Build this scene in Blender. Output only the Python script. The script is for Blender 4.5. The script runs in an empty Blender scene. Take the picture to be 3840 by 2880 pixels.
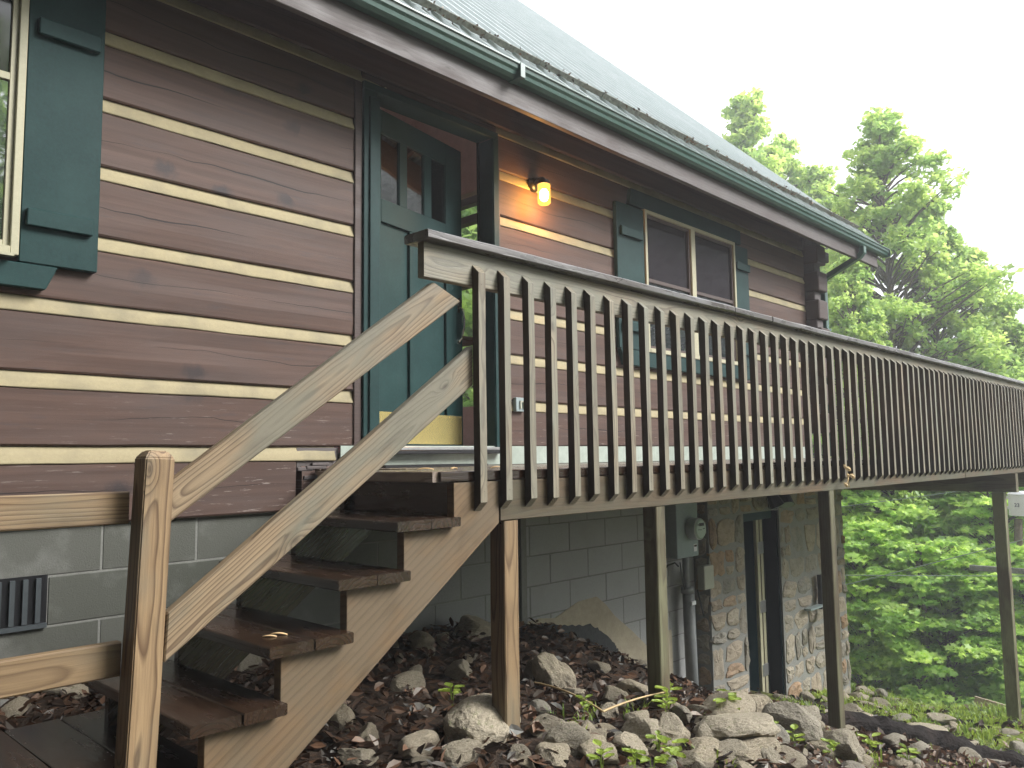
import bpy, bmesh, math, random
import numpy as np
from mathutils import Vector, Matrix, noise as mnoise
random.seed(11); np.random.seed(11)
SC = bpy.context.scene
COL = SC.collection
R = math.radians

# ------------------------------------------------------------------ camera, sky, sun, exposure
cam_d = bpy.data.cameras.new("camera"); cam = bpy.data.objects.new("camera", cam_d); COL.objects.link(cam)
cam_d.sensor_width = 36.0; cam_d.lens = 3012.33 / 3840 * 36.0; cam_d.clip_start = .05; cam_d.clip_end = 800
cr = Vector((0.69145439, -0.722288, -0.01381531)); cu = Vector((-0.05735352, -0.07394837, 0.99561148)); cf = Vector((0.72013985, 0.68762757, 0.09255769))
cam.matrix_world = Matrix.Translation((0, -4.314, 0.0452)) @ Matrix((cr, cu, -cf)).transposed().to_4x4()
SC.camera = cam
w = bpy.data.worlds.new("World"); SC.world = w; w.use_nodes = True
wn = w.node_tree.nodes; wl = w.node_tree.links
bg = wn["Background"]
sky = wn.new("ShaderNodeTexSky"); sky.sky_type = 'NISHITA'; sky.sun_disc = False
sky.sun_elevation = R(37); sky.sun_rotation = R(141); sky.air_density = 1.0; sky.dust_density = 6.0
hs = wn.new("ShaderNodeHueSaturation"); hs.inputs['Saturation'].default_value = .12
wl.new(sky.outputs[0], hs.inputs['Color'])
wmix = wn.new("ShaderNodeMix"); wmix.data_type = 'RGBA'; wmix.inputs[0].default_value = .6
wl.new(hs.outputs[0], wmix.inputs[6]); wmix.inputs[7].default_value = (10.9, 11.2, 11.8, 1)
wl.new(wmix.outputs[2], bg.inputs[0]); bg.inputs[1].default_value = .06
sd = bpy.data.lights.new("overcast_sun", 'SUN'); sd.energy = 1.5; sd.angle = R(26); sd.color = (1, .985, .96)
so = bpy.data.objects.new("overcast_sun", sd); COL.objects.link(so)
sv = Vector((.66, -.82, .80)).normalized()      # towards the light: front right, high
so.rotation_euler = sv.to_track_quat('Z', 'Y').to_euler()
SC.view_settings.view_transform = 'Standard'; SC.view_settings.look = 'None'
SC.view_settings.exposure = 1.95; SC.view_settings.gamma = 1
SC.render.engine = 'CYCLES'
try:
    SC.cycles.max_bounces = 7; SC.cycles.transparent_max_bounces = 8; SC.cycles.diffuse_bounces = 4
except Exception: pass

# ------------------------------------------------------------------ helpers
WM = {}
def link(name, me, mat, parent=None, M=None):
    o = bpy.data.objects.new(name, me); COL.objects.link(o)
    M = M or Matrix()
    o.matrix_basis = M
    if parent is not None:
        o.parent = parent; o.matrix_parent_inverse = WM[parent].inverted()
    WM[o] = M.copy()
    if mat is not None and me is not None and not me.materials: me.materials.append(mat)
    return o
def thing(name, label, cat, loc=(0, 0, 0), group=None):
    o = bpy.data.objects.new(name, None); COL.objects.link(o)
    o.empty_display_size = .2
    M = Matrix.Translation(loc); o.matrix_basis = M; WM[o] = M
    o['label'] = label; o['category'] = cat
    if group: o['group'] = group
    return o
def tag(o, label, cat, group=None):
    o['label'] = label; o['category'] = cat
    if group: o['group'] = group
    return o
def struct(o): o['kind'] = 'structure'; return o
def mesh(name, vs, fs, smooth=False, tones=None):
    me = bpy.data.meshes.new(name); me.from_pydata([tuple(v) for v in vs], [], [tuple(f) for f in fs]); me.update()
    if smooth: me.polygons.foreach_set('use_smooth', [True] * len(me.polygons))
    if tones is not None:
        a = me.attributes.new('tone', 'FLOAT', 'FACE'); a.data.foreach_set('value', np.asarray(tones, dtype=np.float32))
    return me
class MB:
    def __init__(s): s.v = []; s.f = []; s.t = []
    def add(s, vs, fs, tone=0.5):
        n = len(s.v); s.v += [tuple(v) for v in vs]; s.f += [tuple(i + n for i in f) for f in fs]; s.t += [tone] * len(fs); return s
    def box(s, x0, x1, y0, y1, z0, z1, tone=.5):
        return s.add([(x, y, z) for x in (x0, x1) for y in (y0, y1) for z in (z0, z1)],
                     [(0, 1, 3, 2), (4, 6, 7, 5), (0, 4, 5, 1), (2, 3, 7, 6), (0, 2, 6, 4), (1, 5, 7, 3)], tone)
    def tube(s, pts, rad, n=8, tone=.5, caps=True):
        pts = [Vector(p) for p in pts]; rad = rad if hasattr(rad, '__len__') else [rad] * len(pts)
        vs = []; up = Vector((0, 0, 1))
        for i, p in enumerate(pts):
            d = (pts[min(i + 1, len(pts) - 1)] - pts[max(i - 1, 0)]).normalized()
            a = d.cross(up if abs(d.z) < .95 else Vector((1, 0, 0))).normalized(); b = a.cross(d)
            vs += [p + (a * math.cos(2 * math.pi * k / n) + b * math.sin(2 * math.pi * k / n)) * rad[i] for k in range(n)]
        fs = [(i * n + k, i * n + (k + 1) % n, (i + 1) * n + (k + 1) % n, (i + 1) * n + k) for i in range(len(pts) - 1) for k in range(n)]
        if caps: fs += [tuple(range(n))[::-1], tuple((len(pts) - 1) * n + k for k in range(n))]
        return s.add(vs, fs, tone)
    def prism(s, poly, axis, a, b, tone=.5):      # poly of 2-D points extruded along axis from a to b
        def P(u, v, w):
            return {'X': (w, u, v), 'Y': (u, w, v), 'Z': (u, v, w)}[axis]
        n = len(poly)
        vs = [P(u, v, a) for u, v in poly] + [P(u, v, b) for u, v in poly]
        fs = [(i, (i + 1) % n, n + (i + 1) % n, n + i) for i in range(n)] + [tuple(range(n))[::-1], tuple(range(n, 2 * n))]
        return s.add(vs, fs, tone)
    def mesh(s, name, smooth=False, bevel=0, fixn=True, seg=1):
        me = mesh(name, s.v, s.f, smooth, s.t)
        if fixn or bevel:
            bm = bmesh.new(); bm.from_mesh(me)
            if fixn: bmesh.ops.recalc_face_normals(bm, faces=bm.faces)
            if bevel: bmesh.ops.bevel(bm, geom=bm.edges[:], offset=bevel, segments=seg, affect='EDGES', profile=.6)
            bm.to_mesh(me); bm.free()
        return me
    def obj(s, name, mat, parent=None, M=None, **k):
        return link(name, s.mesh(name, **k), mat, parent, M)

def frame(A, B, wdir):
    """matrix whose local X runs A to B, local Z near wdir, origin at A"""
    A = Vector(A); B = Vector(B); x = (B - A).normalized(); z = Vector(wdir); z = (z - x * z.dot(x)).normalized(); y = z.cross(x)
    M = Matrix((x, y, z)).transposed().to_4x4(); M.translation = A; return M, (B - A).length
def board_mesh(name, L, t, wd, bevel=.003, seg=.12, jit=.0012, cuts=None):
    """board along local X, thickness t in Y, width wd in Z, centred in Y and Z; slightly uneven like sawn timber"""
    n = max(2, int(L / seg)) if seg else 1
    bm = bmesh.new(); rings = []
    c = min(bevel, t * .3, wd * .3)
    prof = [(-t/2 + c, -wd/2), (t/2 - c, -wd/2), (t/2, -wd/2 + c), (t/2, wd/2 - c), (t/2 - c, wd/2), (-t/2 + c, wd/2), (-t/2, wd/2 - c), (-t/2, -wd/2 + c)]
    sx = random.random() * 50
    for i in range(n + 1):
        x = L * i / n; rr = []
        dy = jit * 2 * mnoise.noise(Vector((x * .9 + sx, 0, 3))); dz = jit * 3 * mnoise.noise(Vector((x * .7 + sx, 9, 1)))
        for j, (y, z) in enumerate(prof):
            k = mnoise.noise(Vector((x * 4 + sx, j * 3.3, 0))) * jit
            rr.append(bm.verts.new((x, y + dy + k, z + dz + k)))
        rings.append(rr)
    for i in range(n):
        for j in range(8): bm.faces.new((rings[i][j], rings[i+1][j], rings[i+1][(j+1) % 8], rings[i][(j+1) % 8]))
    bm.faces.new(rings[0]); bm.faces.new(rings[-1][::-1])
    bmesh.ops.recalc_face_normals(bm, faces=bm.faces)
    me = bpy.data.meshes.new(name); bm.to_mesh(me); bm.free(); return me
def board(name, A, B, t, wd, wdir, mat, parent, **k):
    M, L = frame(A, B, wdir)
    return link(name, board_mesh(name, L, t, wd, **k), mat, parent, M)
def sheet(name, poly, y, mat, parent, th=.004):      # thin patch standing proud of a wall in the XZ plane
    return MB().prism(poly, 'Y', y - th, y + .01).obj(name, mat, parent)

# ------------------------------------------------------------------ materials
class NT:
    def __init__(s, name, rough=.6, spec=.5):
        s.m = bpy.data.materials.new(name); s.m.use_nodes = True; s.t = s.m.node_tree; s.n = s.t.nodes
        s.b = s.n['Principled BSDF']; s.b.inputs['Roughness'].default_value = rough
        if 'Specular IOR Level' in s.b.inputs: s.b.inputs['Specular IOR Level'].default_value = spec
        s.tc = s.n.new('ShaderNodeTexCoord'); s.oi = s.n.new('ShaderNodeObjectInfo')
    def L(s, a, b): s.t.links.new(a, b)
    def new(s, t, **k):
        x = s.n.new('ShaderNode' + t)
        for a, b in k.items(): setattr(x, a, b)
        return x
    def put(s, inp, v):
        if hasattr(v, 'is_output'): s.L(v, inp)
        else: inp.default_value = v
    def math(s, op, a, b=0.0, c=None, clamp=False):
        x = s.new('Math', operation=op, use_clamp=clamp); s.put(x.inputs[0], a); s.put(x.inputs[1], b)
        if c is not None: s.put(x.inputs[2], c)
        return x.outputs[0]
    def vmath(s, op, a, b=(0, 0, 0)):
        x = s.new('VectorMath', operation=op); s.put(x.inputs[0], a); s.put(x.inputs[1], b)
        return x.outputs['Value'] if op in ('LENGTH', 'DISTANCE') else x.outputs[0]
    def comb(s, x, y, z):
        c = s.new('CombineXYZ'); s.put(c.inputs[0], x); s.put(c.inputs[1], y); s.put(c.inputs[2], z); return c.outputs[0]
    def sep(s, v):
        c = s.new('SeparateXYZ'); s.L(v, c.inputs[0]); return c.outputs
    def noise(s, vec, scale=5, det=3, rough=.55, dist=0):
        x = s.new('TexNoise'); s.L(vec, x.inputs['Vector']); x.inputs['Scale'].default_value = scale
        x.inputs['Detail'].default_value = det; x.inputs['Roughness'].default_value = rough; x.inputs['Distortion'].default_value = dist
        return x.outputs['Fac']
    def vor(s, vec, scale=1, feature='F1', out='Distance', rnd=1, dim='3D'):
        x = s.new('TexVoronoi', feature=feature, voronoi_dimensions=dim); s.L(vec, x.inputs['Vector']); x.inputs['Scale'].default_value = scale; x.inputs['Randomness'].default_value = rnd
        return x.outputs[out]
    def ramp(s, fac, stops, interp='LINEAR'):
        x = s.new('ValToRGB'); s.L(fac, x.inputs[0]); e = x.color_ramp.elements; x.color_ramp.interpolation = interp
        while len(e) < len(stops): e.new(.5)
        for i, (p, c) in enumerate(stops):
            e[i].position = p; e[i].color = (c, c, c, 1) if not hasattr(c, '__len__') else tuple(c) + (1,)
        return x.outputs[0]
    def mix(s, f, a, b, mode='MIX'):
        x = s.new('Mix', data_type='RGBA', blend_type=mode)
        s.put(x.inputs[0], f)
        for i, v in ((6, a), (7, b)):
            if hasattr(v, 'is_output'): s.L(v, x.inputs[i])
            elif hasattr(v, '__len__'): x.inputs[i].default_value = tuple(v)[:3] + (1,)
            else: x.inputs[i].default_value = (v, v, v, 1)
        return x.outputs[2]
    def mapr(s, v, a, b, c=0, d=1):
        x = s.new('MapRange'); s.L(v, x.inputs[0]); x.inputs[1].default_value = a; x.inputs[2].default_value = b; x.inputs[3].default_value = c; x.inputs[4].default_value = d
        return x.outputs[0]
    def attr(s, n):
        x = s.new('Attribute'); x.attribute_name = n; return x.outputs['Fac']
    def bump(s, h, st=.3, dist=.01):
        x = s.new('Bump'); x.inputs['Strength'].default_value = st; x.inputs['Distance'].default_value = dist; s.L(h, x.inputs['Height']); s.L(x.outputs[0], s.b.inputs['Normal'])
    def color(s, c): s.put(s.b.inputs['Base Color'], c if hasattr(c, 'is_output') else tuple(c)[:3] + (1,))
    def rough(s, v): s.put(s.b.inputs['Roughness'], v)

def wood(name, light, dark, grey=None, greyamt=.0, freq=70, contrast=.8, rough=.6, knots=.5, gsc=1.2, stain=.35, bump=.35, spec=.4, rise=.0):
    n = NT(name, rough, spec); rnd = n.math('MULTIPLY', n.oi.outputs['Random'], 43.0)
    x, y, z = n.sep(n.tc.outputs['Object'])
    xs = n.math('ADD', x, rnd)
    oy = n.math('ADD', n.math('MULTIPLY', n.math('FRACT', n.math('MULTIPLY', rnd, 1.7)), .10), y); oz = n.math('ADD', n.math('MULTIPLY', n.math('SUBTRACT', n.math('FRACT', n.math('MULTIPLY', rnd, 2.9)), .5), .10), z)
    w1 = n.noise(n.comb(n.math('MULTIPLY', xs, 1.1), n.math('MULTIPLY', y, 5), n.math('MULTIPLY', z, 5)), 1.0, 3, .5)
    kv = n.comb(n.math('MULTIPLY', xs, 3.2), n.math('MULTIPLY', n.math('ADD', n.math('ADD', z, n.math('MULTIPLY', y, .6)), rnd), 8), 0.0)
    kd = n.vor(kv, 1.0, dim='2D'); kr = n.sep(n.vor(kv, 1.0, out='Color', dim='2D'))[0]
    kd = n.math('ADD', kd, n.math('MULTIPLY', n.math('LESS_THAN', kr, .72), 2.0))
    knot = n.math('POWER', 2.718, n.math('MULTIPLY', n.math('MULTIPLY', kd, kd), -26))
    ring = n.vmath('LENGTH', n.comb(0.0, oy, oz))
    ring = n.math('ADD', ring, n.math('MULTIPLY', w1, .075)); ring = n.math('ADD', ring, n.math('MULTIPLY', knot, .04 * knots))
    st = n.math('FRACT', n.math('MULTIPLY', ring, freq))
    st = n.ramp(st, [(0, 0), (.55, .25), (.86, 1), (1, 0)])
    fib = n.noise(n.comb(n.math('MULTIPLY', xs, 5), n.math('MULTIPLY', y, 220), n.math('MULTIPLY', z, 220)), 1.0, 2, .6)
    c = n.mix(n.math('MULTIPLY', st, contrast), light, dark)
    c = n.mix(n.mapr(fib, .35, .75, 0, .45), c, dark)
    big = n.noise(n.comb(n.math('MULTIPLY', xs, gsc), n.math('MULTIPLY', y, 3), n.math('MULTIPLY', z, 4)), 1.0, 4, .6)
    if grey is not None: c = n.mix(n.mapr(big, .62 - greyamt * .5, .78 - greyamt * .5), c, n.mix(n.math('MULTIPLY', st, .5), grey, tuple(v * .45 for v in grey)))
    sp = n.noise(n.comb(n.math('MULTIPLY', xs, 2.2), n.math('MULTIPLY', y, 9), n.math('MULTIPLY', z, 11)), 1.3, 5, .65)
    c = n.mix(n.mapr(sp, .52, .78, 0, stain), c, tuple(v * .3 for v in dark))
    c = n.mix(n.math('MULTIPLY', n.mapr(kd, .07 * 1.4, .02, 0, .8), knots), c, tuple(v * .35 for v in dark))
    c = n.mix(n.math('MULTIPLY', n.oi.outputs['Random'], .5), c, tuple(v * .45 for v in light))
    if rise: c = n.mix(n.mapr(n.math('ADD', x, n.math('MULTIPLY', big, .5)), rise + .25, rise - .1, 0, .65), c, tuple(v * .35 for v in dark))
    n.color(c)
    n.rough(n.mapr(sp, .35, .7, rough + .08, max(.08, rough - .15)))
    n.bump(n.math('ADD', n.math('MULTIPLY', st, -.5), fib), bump, .0015)
    return n.m

M = {}
M['pine'] = wood('treated_pine', (.33, .225, .12), (.095, .052, .025), grey=(.20, .17, .115), greyamt=.25, freq=78, contrast=.95, stain=.5, knots=.9)
M['pine_rail'] = wood('treated_pine_rail', (.32, .235, .14), (.095, .058, .032), grey=(.18, .165, .12), greyamt=.35, freq=78, contrast=.95, stain=.5, knots=.8)
M['weathered'] = wood('weathered_pine', (.33, .285, .205), (.075, .052, .032), grey=(.23, .225, .175), greyamt=.45, freq=110, contrast=.8, knots=.4, stain=.5)
M['cap'] = wood('weathered_cap', (.16, .145, .135), (.05, .042, .038), grey=(.2, .2, .2), greyamt=.3, freq=90, rough=.32, stain=.7, spec=.6)
M['rim'] = wood('deck_rim_wood', (.145, .098, .052), (.05, .032, .018), grey=(.10, .095, .06), greyamt=.42, freq=60, contrast=.8, stain=.6)
M['string'] = wood('stringer_wood', (.215, .138, .070), (.085, .048, .024), grey=(.16, .12, .075), greyamt=.45, freq=38, contrast=.55, stain=.6, gsc=2.5)
M['tread'] = wood('wet_tread_wood', (.046, .024, .013), (.013, .007, .005), grey=(.034, .024, .018), greyamt=.3, freq=55, rough=.24, spec=.6, stain=.8, contrast=.7)
M['floor'] = wood('wet_deck_board', (.30, .23, .16), (.12, .08, .05), grey=(.25, .2, .17), greyamt=.4, freq=70, rough=.22, spec=.7)
M['bal_side'] = wood('shaded_baluster_flank', (.10, .074, .05), (.035, .024, .017), grey=(.07, .058, .045), greyamt=.3, freq=110, contrast=.6, stain=.6, rise=.55)
M['postd'] = wood('old_post_wood', (.13, .103, .06), (.042, .032, .02), grey=(.19, .19, .11), greyamt=.4, freq=70, stain=.5)
M['fascia'] = wood('fascia_wood', (.085, .064, .060), (.045, .034, .032), grey=(.12, .104, .10), greyamt=.45, freq=40, stain=.5, contrast=.35, gsc=.8)
M['brownwood'] = wood('painted_brown_wood', (.085, .055, .046), (.04, .027, .024), freq=40, contrast=.4)
M['ceiling'] = wood('interior_pine', (.62, .36, .27), (.4, .2, .14), freq=50, contrast=.5)

def log_mat():
    n = NT('stained_log', .62, .3); rnd = n.math('MULTIPLY', n.oi.outputs['Random'], 37.0)
    x, y, z = n.sep(n.tc.outputs['Object']); xs = n.math('ADD', x, rnd); zs = n.math('ADD', z, rnd)
    g = n.noise(n.comb(n.math('MULTIPLY', xs, .9), 0.0, n.math('MULTIPLY', zs, 26)), 1.0, 4, .6)
    b = n.noise(n.comb(n.math('MULTIPLY', xs, 1.3), 0.0, n.math('MULTIPLY', zs, 4)), 1.0, 3, .55)
    c = n.mix(n.mapr(g, .3, .7), (.066, .038, .029), (.112, .066, .050))
    c = n.mix(n.mapr(b, .42, .75, 0, .6), c, (.078, .06, .055))
    sm = n.noise(n.comb(n.math('MULTIPLY', xs, 3), 0.0, n.math('MULTIPLY', zs, 22)), 1.0, 3, .6)
    c = n.mix(n.mapr(sm, .58, .74, 0, .6), c, (.055, .045, .047))
    kv = n.comb(n.math('MULTIPLY', xs, 2.6), n.math('MULTIPLY', zs, 3.6), 0.0); kd = n.vor(kv, 1.0, dim='2D')
    kd = n.math('ADD', kd, n.math('MULTIPLY', n.math('LESS_THAN', n.sep(n.vor(kv, 1.0, out='Color', dim='2D'))[0], .80), 2.0))
    kn = n.noise(n.comb(n.math('MULTIPLY', xs, 22), 0.0, n.math('MULTIPLY', zs, 14)), 1.0, 3, .6)
    kf = n.math('MULTIPLY', n.mapr(n.math('ADD', kd, n.math('MULTIPLY', kn, .25)), .34, .20), n.mapr(n.noise(n.comb(xs, zs, 3.0), 2.0, 1, .5), .35, .6, .35, .9))
    c = n.mix(kf, c, (.035, .028, .03))
    # long drying checks that wander along the log
    wob = n.noise(n.comb(n.math('MULTIPLY', xs, 1.0), 0.0, 0.0), 1.0, 3, .5)
    wob2 = n.noise(n.comb(n.math('MULTIPLY', xs, 11), 0.0, 0.0), 1.0, 2, .5)
    cz = n.math('ADD', n.math('MULTIPLY', n.math('SUBTRACT', wob, .5), .16), n.math('MULTIPLY', wob2, .008))
    dz = n.math('ABSOLUTE', n.math('SUBTRACT', z, cz))
    wid = n.math('MULTIPLY', n.mapr(n.noise(n.comb(n.math('MULTIPLY', xs, .75), 5.0, 0.0), 1.0, 2, .5), .42, .66), .0045)
    crack = n.math('LESS_THAN', dz, wid)
    c = n.mix(n.math('MULTIPLY', crack, .9), c, (.012, .009, .009))
    # flaking paint on the lowest courses
    geo = n.new('NewGeometry'); wz = n.sep(geo.outputs['Position'])
    fl = n.noise(n.comb(n.math('MULTIPLY', xs, 5), 0.0, n.math('MULTIPLY', zs, 60)), 1.0, 4, .7)
    fm = n.math('MULTIPLY', n.mapr(wz[2], .55, .0), n.mapr(wz[0], 1.0, 2.6, .3, 1))
    c = n.mix(n.math('MULTIPLY', n.mapr(fl, .60, .65), n.math('MULTIPLY', fm, .8)), c, (.32, .27, .24))
    n.color(c)
    n.bump(n.math('SUBTRACT', n.math('ADD', g, n.math('MULTIPLY', b, .5)), n.math('MULTIPLY', crack, 2.5)), .35, .004)
    return n.m
M['log'] = log_mat()
def simple(name, col, var=.15, scale=30, rough=.6, spec=.5, bump=.15, bd=.002, metal=0, dirt=None, dirt_amt=.3):
    n = NT(name, rough, spec); p = n.tc.outputs['Object']
    a = n.noise(p, scale, 4, .6); b = n.noise(p, scale * .07, 3, .6)
    c = n.mix(n.mapr(a, .3, .7, 0, 1), tuple(v * (1 - var) for v in col), tuple(v * (1 + var) for v in col))
    c = n.mix(n.mapr(b, .45, .75, 0, dirt_amt), c, dirt or tuple(v * .5 for v in col))
    n.color(c); n.b.inputs['Metallic'].default_value = metal
    if bump: n.bump(a, bump, bd)
    return n.m
M['inner'] = simple('interior_log', (.40, .24, .19), .1, 8, .6, .3, .1)
M['chink'] = simple('cream_chinking', (.35, .298, .182), .06, 60, .75, .2, .3, .003, dirt=(.20, .18, .125), dirt_amt=.75)
M['green'] = simple('green_paint', (.007, .033, .032), .14, 60, .6, .22, .35, .0015, dirt=(.03, .075, .07))
M['green_dark'] = simple('dark_green_paint_and_shade', (.002, .007, .008), .12, 90, .9, .0)  # near-black, also stands in for the unlit basement opening
M['gutter'] = simple('green_gutter_metal', (.055, .115, .095), .08, 40, .33, .5, .05, dirt=(.09, .15, .125))
M['cream'] = simple('cream_window_frame', (.42, .395, .27), .06, 50, .45, .4, .05)
M['mortar'] = simple('grey_mortar', (.24, .24, .22), .15, 120, .9, .1, .5, .004)
M['flash'] = simple('galvanised_flashing', (.36, .41, .36), .12, 18, .42, .5, .1, dirt=(.2, .24, .2), dirt_amt=.6)
M['black'] = simple('black_plastic', (.012, .012, .014), .1, 60, .35, .5, .05)
M['vent'] = simple('dark_vent_metal', (.06, .07, .075), .1, 30, .5, .4, .05)
M['white'] = simple('white_enamel', (.75, .76, .77), .05, 10, .35, .5, .03)
M['meter_grey'] = simple('grey_enamel_box', (.27, .33, .33), .06, 25, .45, .4, .05)
M['conduit'] = simple('grey_conduit', (.21, .22, .22), .1, 20, .5, .4, .08)
M['steel'] = simple('galvanised_steel', (.5, .5, .5), .1, 20, .3, .5, .05, metal=.8)
M['chrome'] = simple('polished_nickel', (.75, .73, .68), .02, 5, .12, .5, 0, metal=1)
M['beigebox'] = simple('beige_plastic', (.38, .39, .31), .05, 20, .5, .4, .05)
M['bark'] = simple('tree_bark', (.13, .105, .08), .4, 14, .9, .1, .8, .03, dirt=(.07, .085, .04))
M['bench'] = simple('bench_plank', (.42, .33, .25), .15, 12, .6, .3)
M['shell'] = simple('pale_wood_chip', (.75, .52, .27), .2, 60, .6, .3)
M['dirtstrip'] = simple('weathered_board', (.17, .18, .16), .35, 35, .8, .2, .5, .004, dirt=(.09, .07, .04), dirt_amt=.7)
M['cable'] = simple('pale_cable', (.25, .32, .25), .1, 5, .5)
M['red'] = simple('red_painted_wall', (.25, .035, .03), .1, 5, .5)
M['stalk'] = simple('dry_stalk', (.5, .36, .18), .2, 30, .7)
M['tar'] = simple('tar_coating', (.028, .03, .032), .3, 35, .6, .4, .6, .004)
M['parge'] = simple('tan_parging', (.40, .35, .26), .1, 22, .85, .1, .25, .002, dirt=(.22, .19, .14))
def brass():
    n = NT('brass_kick_plate', .2); x, y, z = n.sep(n.tc.outputs['Object'])
    n.color((.80, .66, .27, 1)); n.b.inputs['Metallic'].default_value = .75; n.rough(.26); return n.m
M['brass'] = brass()
def glass(name, tint, gl=.35, rough=.02, transp=0.0):
    m = bpy.data.materials.new(name); m.use_nodes = True; t = m.node_tree; n = t.nodes; n.clear()
    o = n.new('ShaderNodeOutputMaterial'); g = n.new('ShaderNodeBsdfGlossy'); g.inputs['Roughness'].default_value = rough; g.inputs['Color'].default_value = (.95, .97, .97, 1)
    if transp: d = n.new('ShaderNodeBsdfTransparent'); d.inputs[0].default_value = (transp, transp, transp, 1)
    else: d = n.new('ShaderNodeBsdfDiffuse'); d.inputs[0].default_value = tuple(tint) + (1,)
    fr = n.new('ShaderNodeFresnel'); fr.inputs[0].default_value = 1.5
    tcn = n.new('ShaderNodeTexCoord'); nz = n.new('ShaderNodeTexNoise'); nz.inputs['Scale'].default_value = 1.6; bp = n.new('ShaderNodeBump'); bp.inputs['Strength'].default_value = .06; bp.inputs['Distance'].default_value = .05
    t.links.new(tcn.outputs['Object'], nz.inputs['Vector']); t.links.new(nz.outputs[0], bp.inputs['Height']); t.links.new(bp.outputs[0], g.inputs['Normal'])
    ad = n.new('ShaderNodeMath'); ad.operation = 'MULTIPLY_ADD'; ad.inputs[1].default_value = 1.0; ad.inputs[2].default_value = gl; ad.use_clamp = True
    mx = n.new('ShaderNodeMixShader'); t.links.new(fr.outputs[0], ad.inputs[0]); t.links.new(ad.outputs[0], mx.inputs[0]); t.links.new(d.outputs[0], mx.inputs[1]); t.links.new(g.outputs[0], mx.inputs[2]); t.links.new(mx.outputs[0], o.inputs[0])
    return m
M['pane'] = glass('window_glass', (.02, .025, .025), .25)
M['screen'] = glass('screened_glass', (.03, .026, .03), .02, .06)
M['doorpane'] = glass('door_glass', (0, 0, 0), .38, .02, .9)
def block():
    n = NT('concrete_block', .9, .15); p = n.tc.outputs['Object']; t = n.attr('tone')
    a = n.noise(p, 140, 4, .7); b = n.noise(p, 3.2, 4, .6); f = n.noise(p, 420, 1, .5)
    x, y, z = n.sep(p)
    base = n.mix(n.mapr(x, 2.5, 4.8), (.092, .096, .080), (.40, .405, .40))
    c = n.mix(n.mapr(a, .3, .7, .0, .5), base, n.mix(.5, base, (.08, .08, .07)))
    c = n.mix(n.mapr(t, 0, 1, 0, .4), c, n.mix(.5, c, (.32, .31, .29)))
    c = n.mix(n.mapr(b, .52, .75, 0, .5), c, (.3, .3, .28))
    c = n.mix(n.mapr(f, .7, .74, 0, .8), c, (.03, .03, .03))
    n.color(c); n.bump(n.math('SUBTRACT', a, n.mapr(f, .68, .74)), .6, .004); return n.m
M['block'] = block()
def stone(name='veneer_stone', rock=False):
    n = NT(name, .75, .3); p = n.tc.outputs['Object']
    rnd = n.math('MULTIPLY', n.oi.outputs['Random'], 31.0)
    p = n.vmath('ADD', p, n.comb(rnd, rnd, rnd))
    t = n.oi.outputs['Random'] if rock else n.attr('tone')
    c = n.ramp(t, [(0, (.28, .26, .21)), (.25, (.38, .32, .24)), (.45, (.22, .215, .185)), (.62, (.40, .35, .27)), (.8, (.33, .21, .12)), (1, (.29, .28, .24))]) if not rock else \
        n.ramp(t, [(0, (.50, .42, .30)), (.3, (.33, .29, .22)), (.55, (.58, .50, .37)), (.8, (.44, .37, .26)), (1, (.35, .33, .28))])
    a = n.noise(p, 9 if rock else 7, 6, .65); b = n.noise(p, 38, 5, .65); v = n.noise(p, 3.5, 3, .5, 2.0)
    c = n.mix(n.mapr(a, .35, .7, 0, .7), c, n.mix(.55, c, (.07, .055, .04)))
    c = n.mix(n.mapr(v, .5, .72, 0, .55), c, (.36, .30, .22) if not rock else (.46, .41, .31))
    cr_ = n.math('ABSOLUTE', n.math('SUBTRACT', n.noise(p, 5, 4, .6, 1.2), .5))
    c = n.mix(n.mapr(cr_, .012, .0, 0, .6), c, (.06, .05, .035))
    if rock:
        geo = n.new('NewGeometry'); nz = n.sep(geo.outputs['Normal'])[2]
        ms = n.noise(p, 6, 4, .7)
        c = n.mix(n.math('MULTIPLY', n.mapr(ms, .56, .70, 0, .65), n.mapr(nz, .1, .7)), c, (.13, .17, .05))
        n.rough(n.mapr(b, .4, .65, .8, .38))
    n.color(c); n.bump(n.math('ADD', n.math('MULTIPLY', a, 1.4), n.math('MULTIPLY', b, .6)), .9, .02 if rock else .012); return n.m
M['stone'] = stone(); M['rock'] = stone('limestone_rock', True)
def ground_mat():
    n = NT('forest_soil', .9, .2); p = n.tc.outputs['Object']; x, y, z = n.sep(p)
    a = n.noise(p, 26, 6, .7); b = n.noise(p, 5, 5, .65); cc = n.vor(p, 34, out='Color'); s = n.sep(cc)
    c = n.mix(n.mapr(a, .3, .7), (.018, .013, .010), (.075, .052, .036))
    c = n.mix(n.mapr(s[0], .55, 1, 0, .6), c, (.13, .07, .04))
    gx = n.mapr(n.math('ADD', x, n.math('MULTIPLY', b, 3)), 8.8, 10.8); gr = n.noise(p, 60, 4, .7)
    g = n.mix(n.mapr(gr, .3, .7), (.07, .11, .018), (.27, .33, .05))
    c = n.mix(n.math('MULTIPLY', gx, n.mapr(b, .32, .46)), c, g)
    far = n.mapr(x, 15.5, 19); c = n.mix(far, c, n.mix(b, (.02, .03, .012), (.05, .06, .025)))
    n.color(c); n.bump(n.math('ADD', a, n.math('MULTIPLY', s[1], .8)), 1.0, .03); return n.m
M['ground'] = ground_mat()
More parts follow.
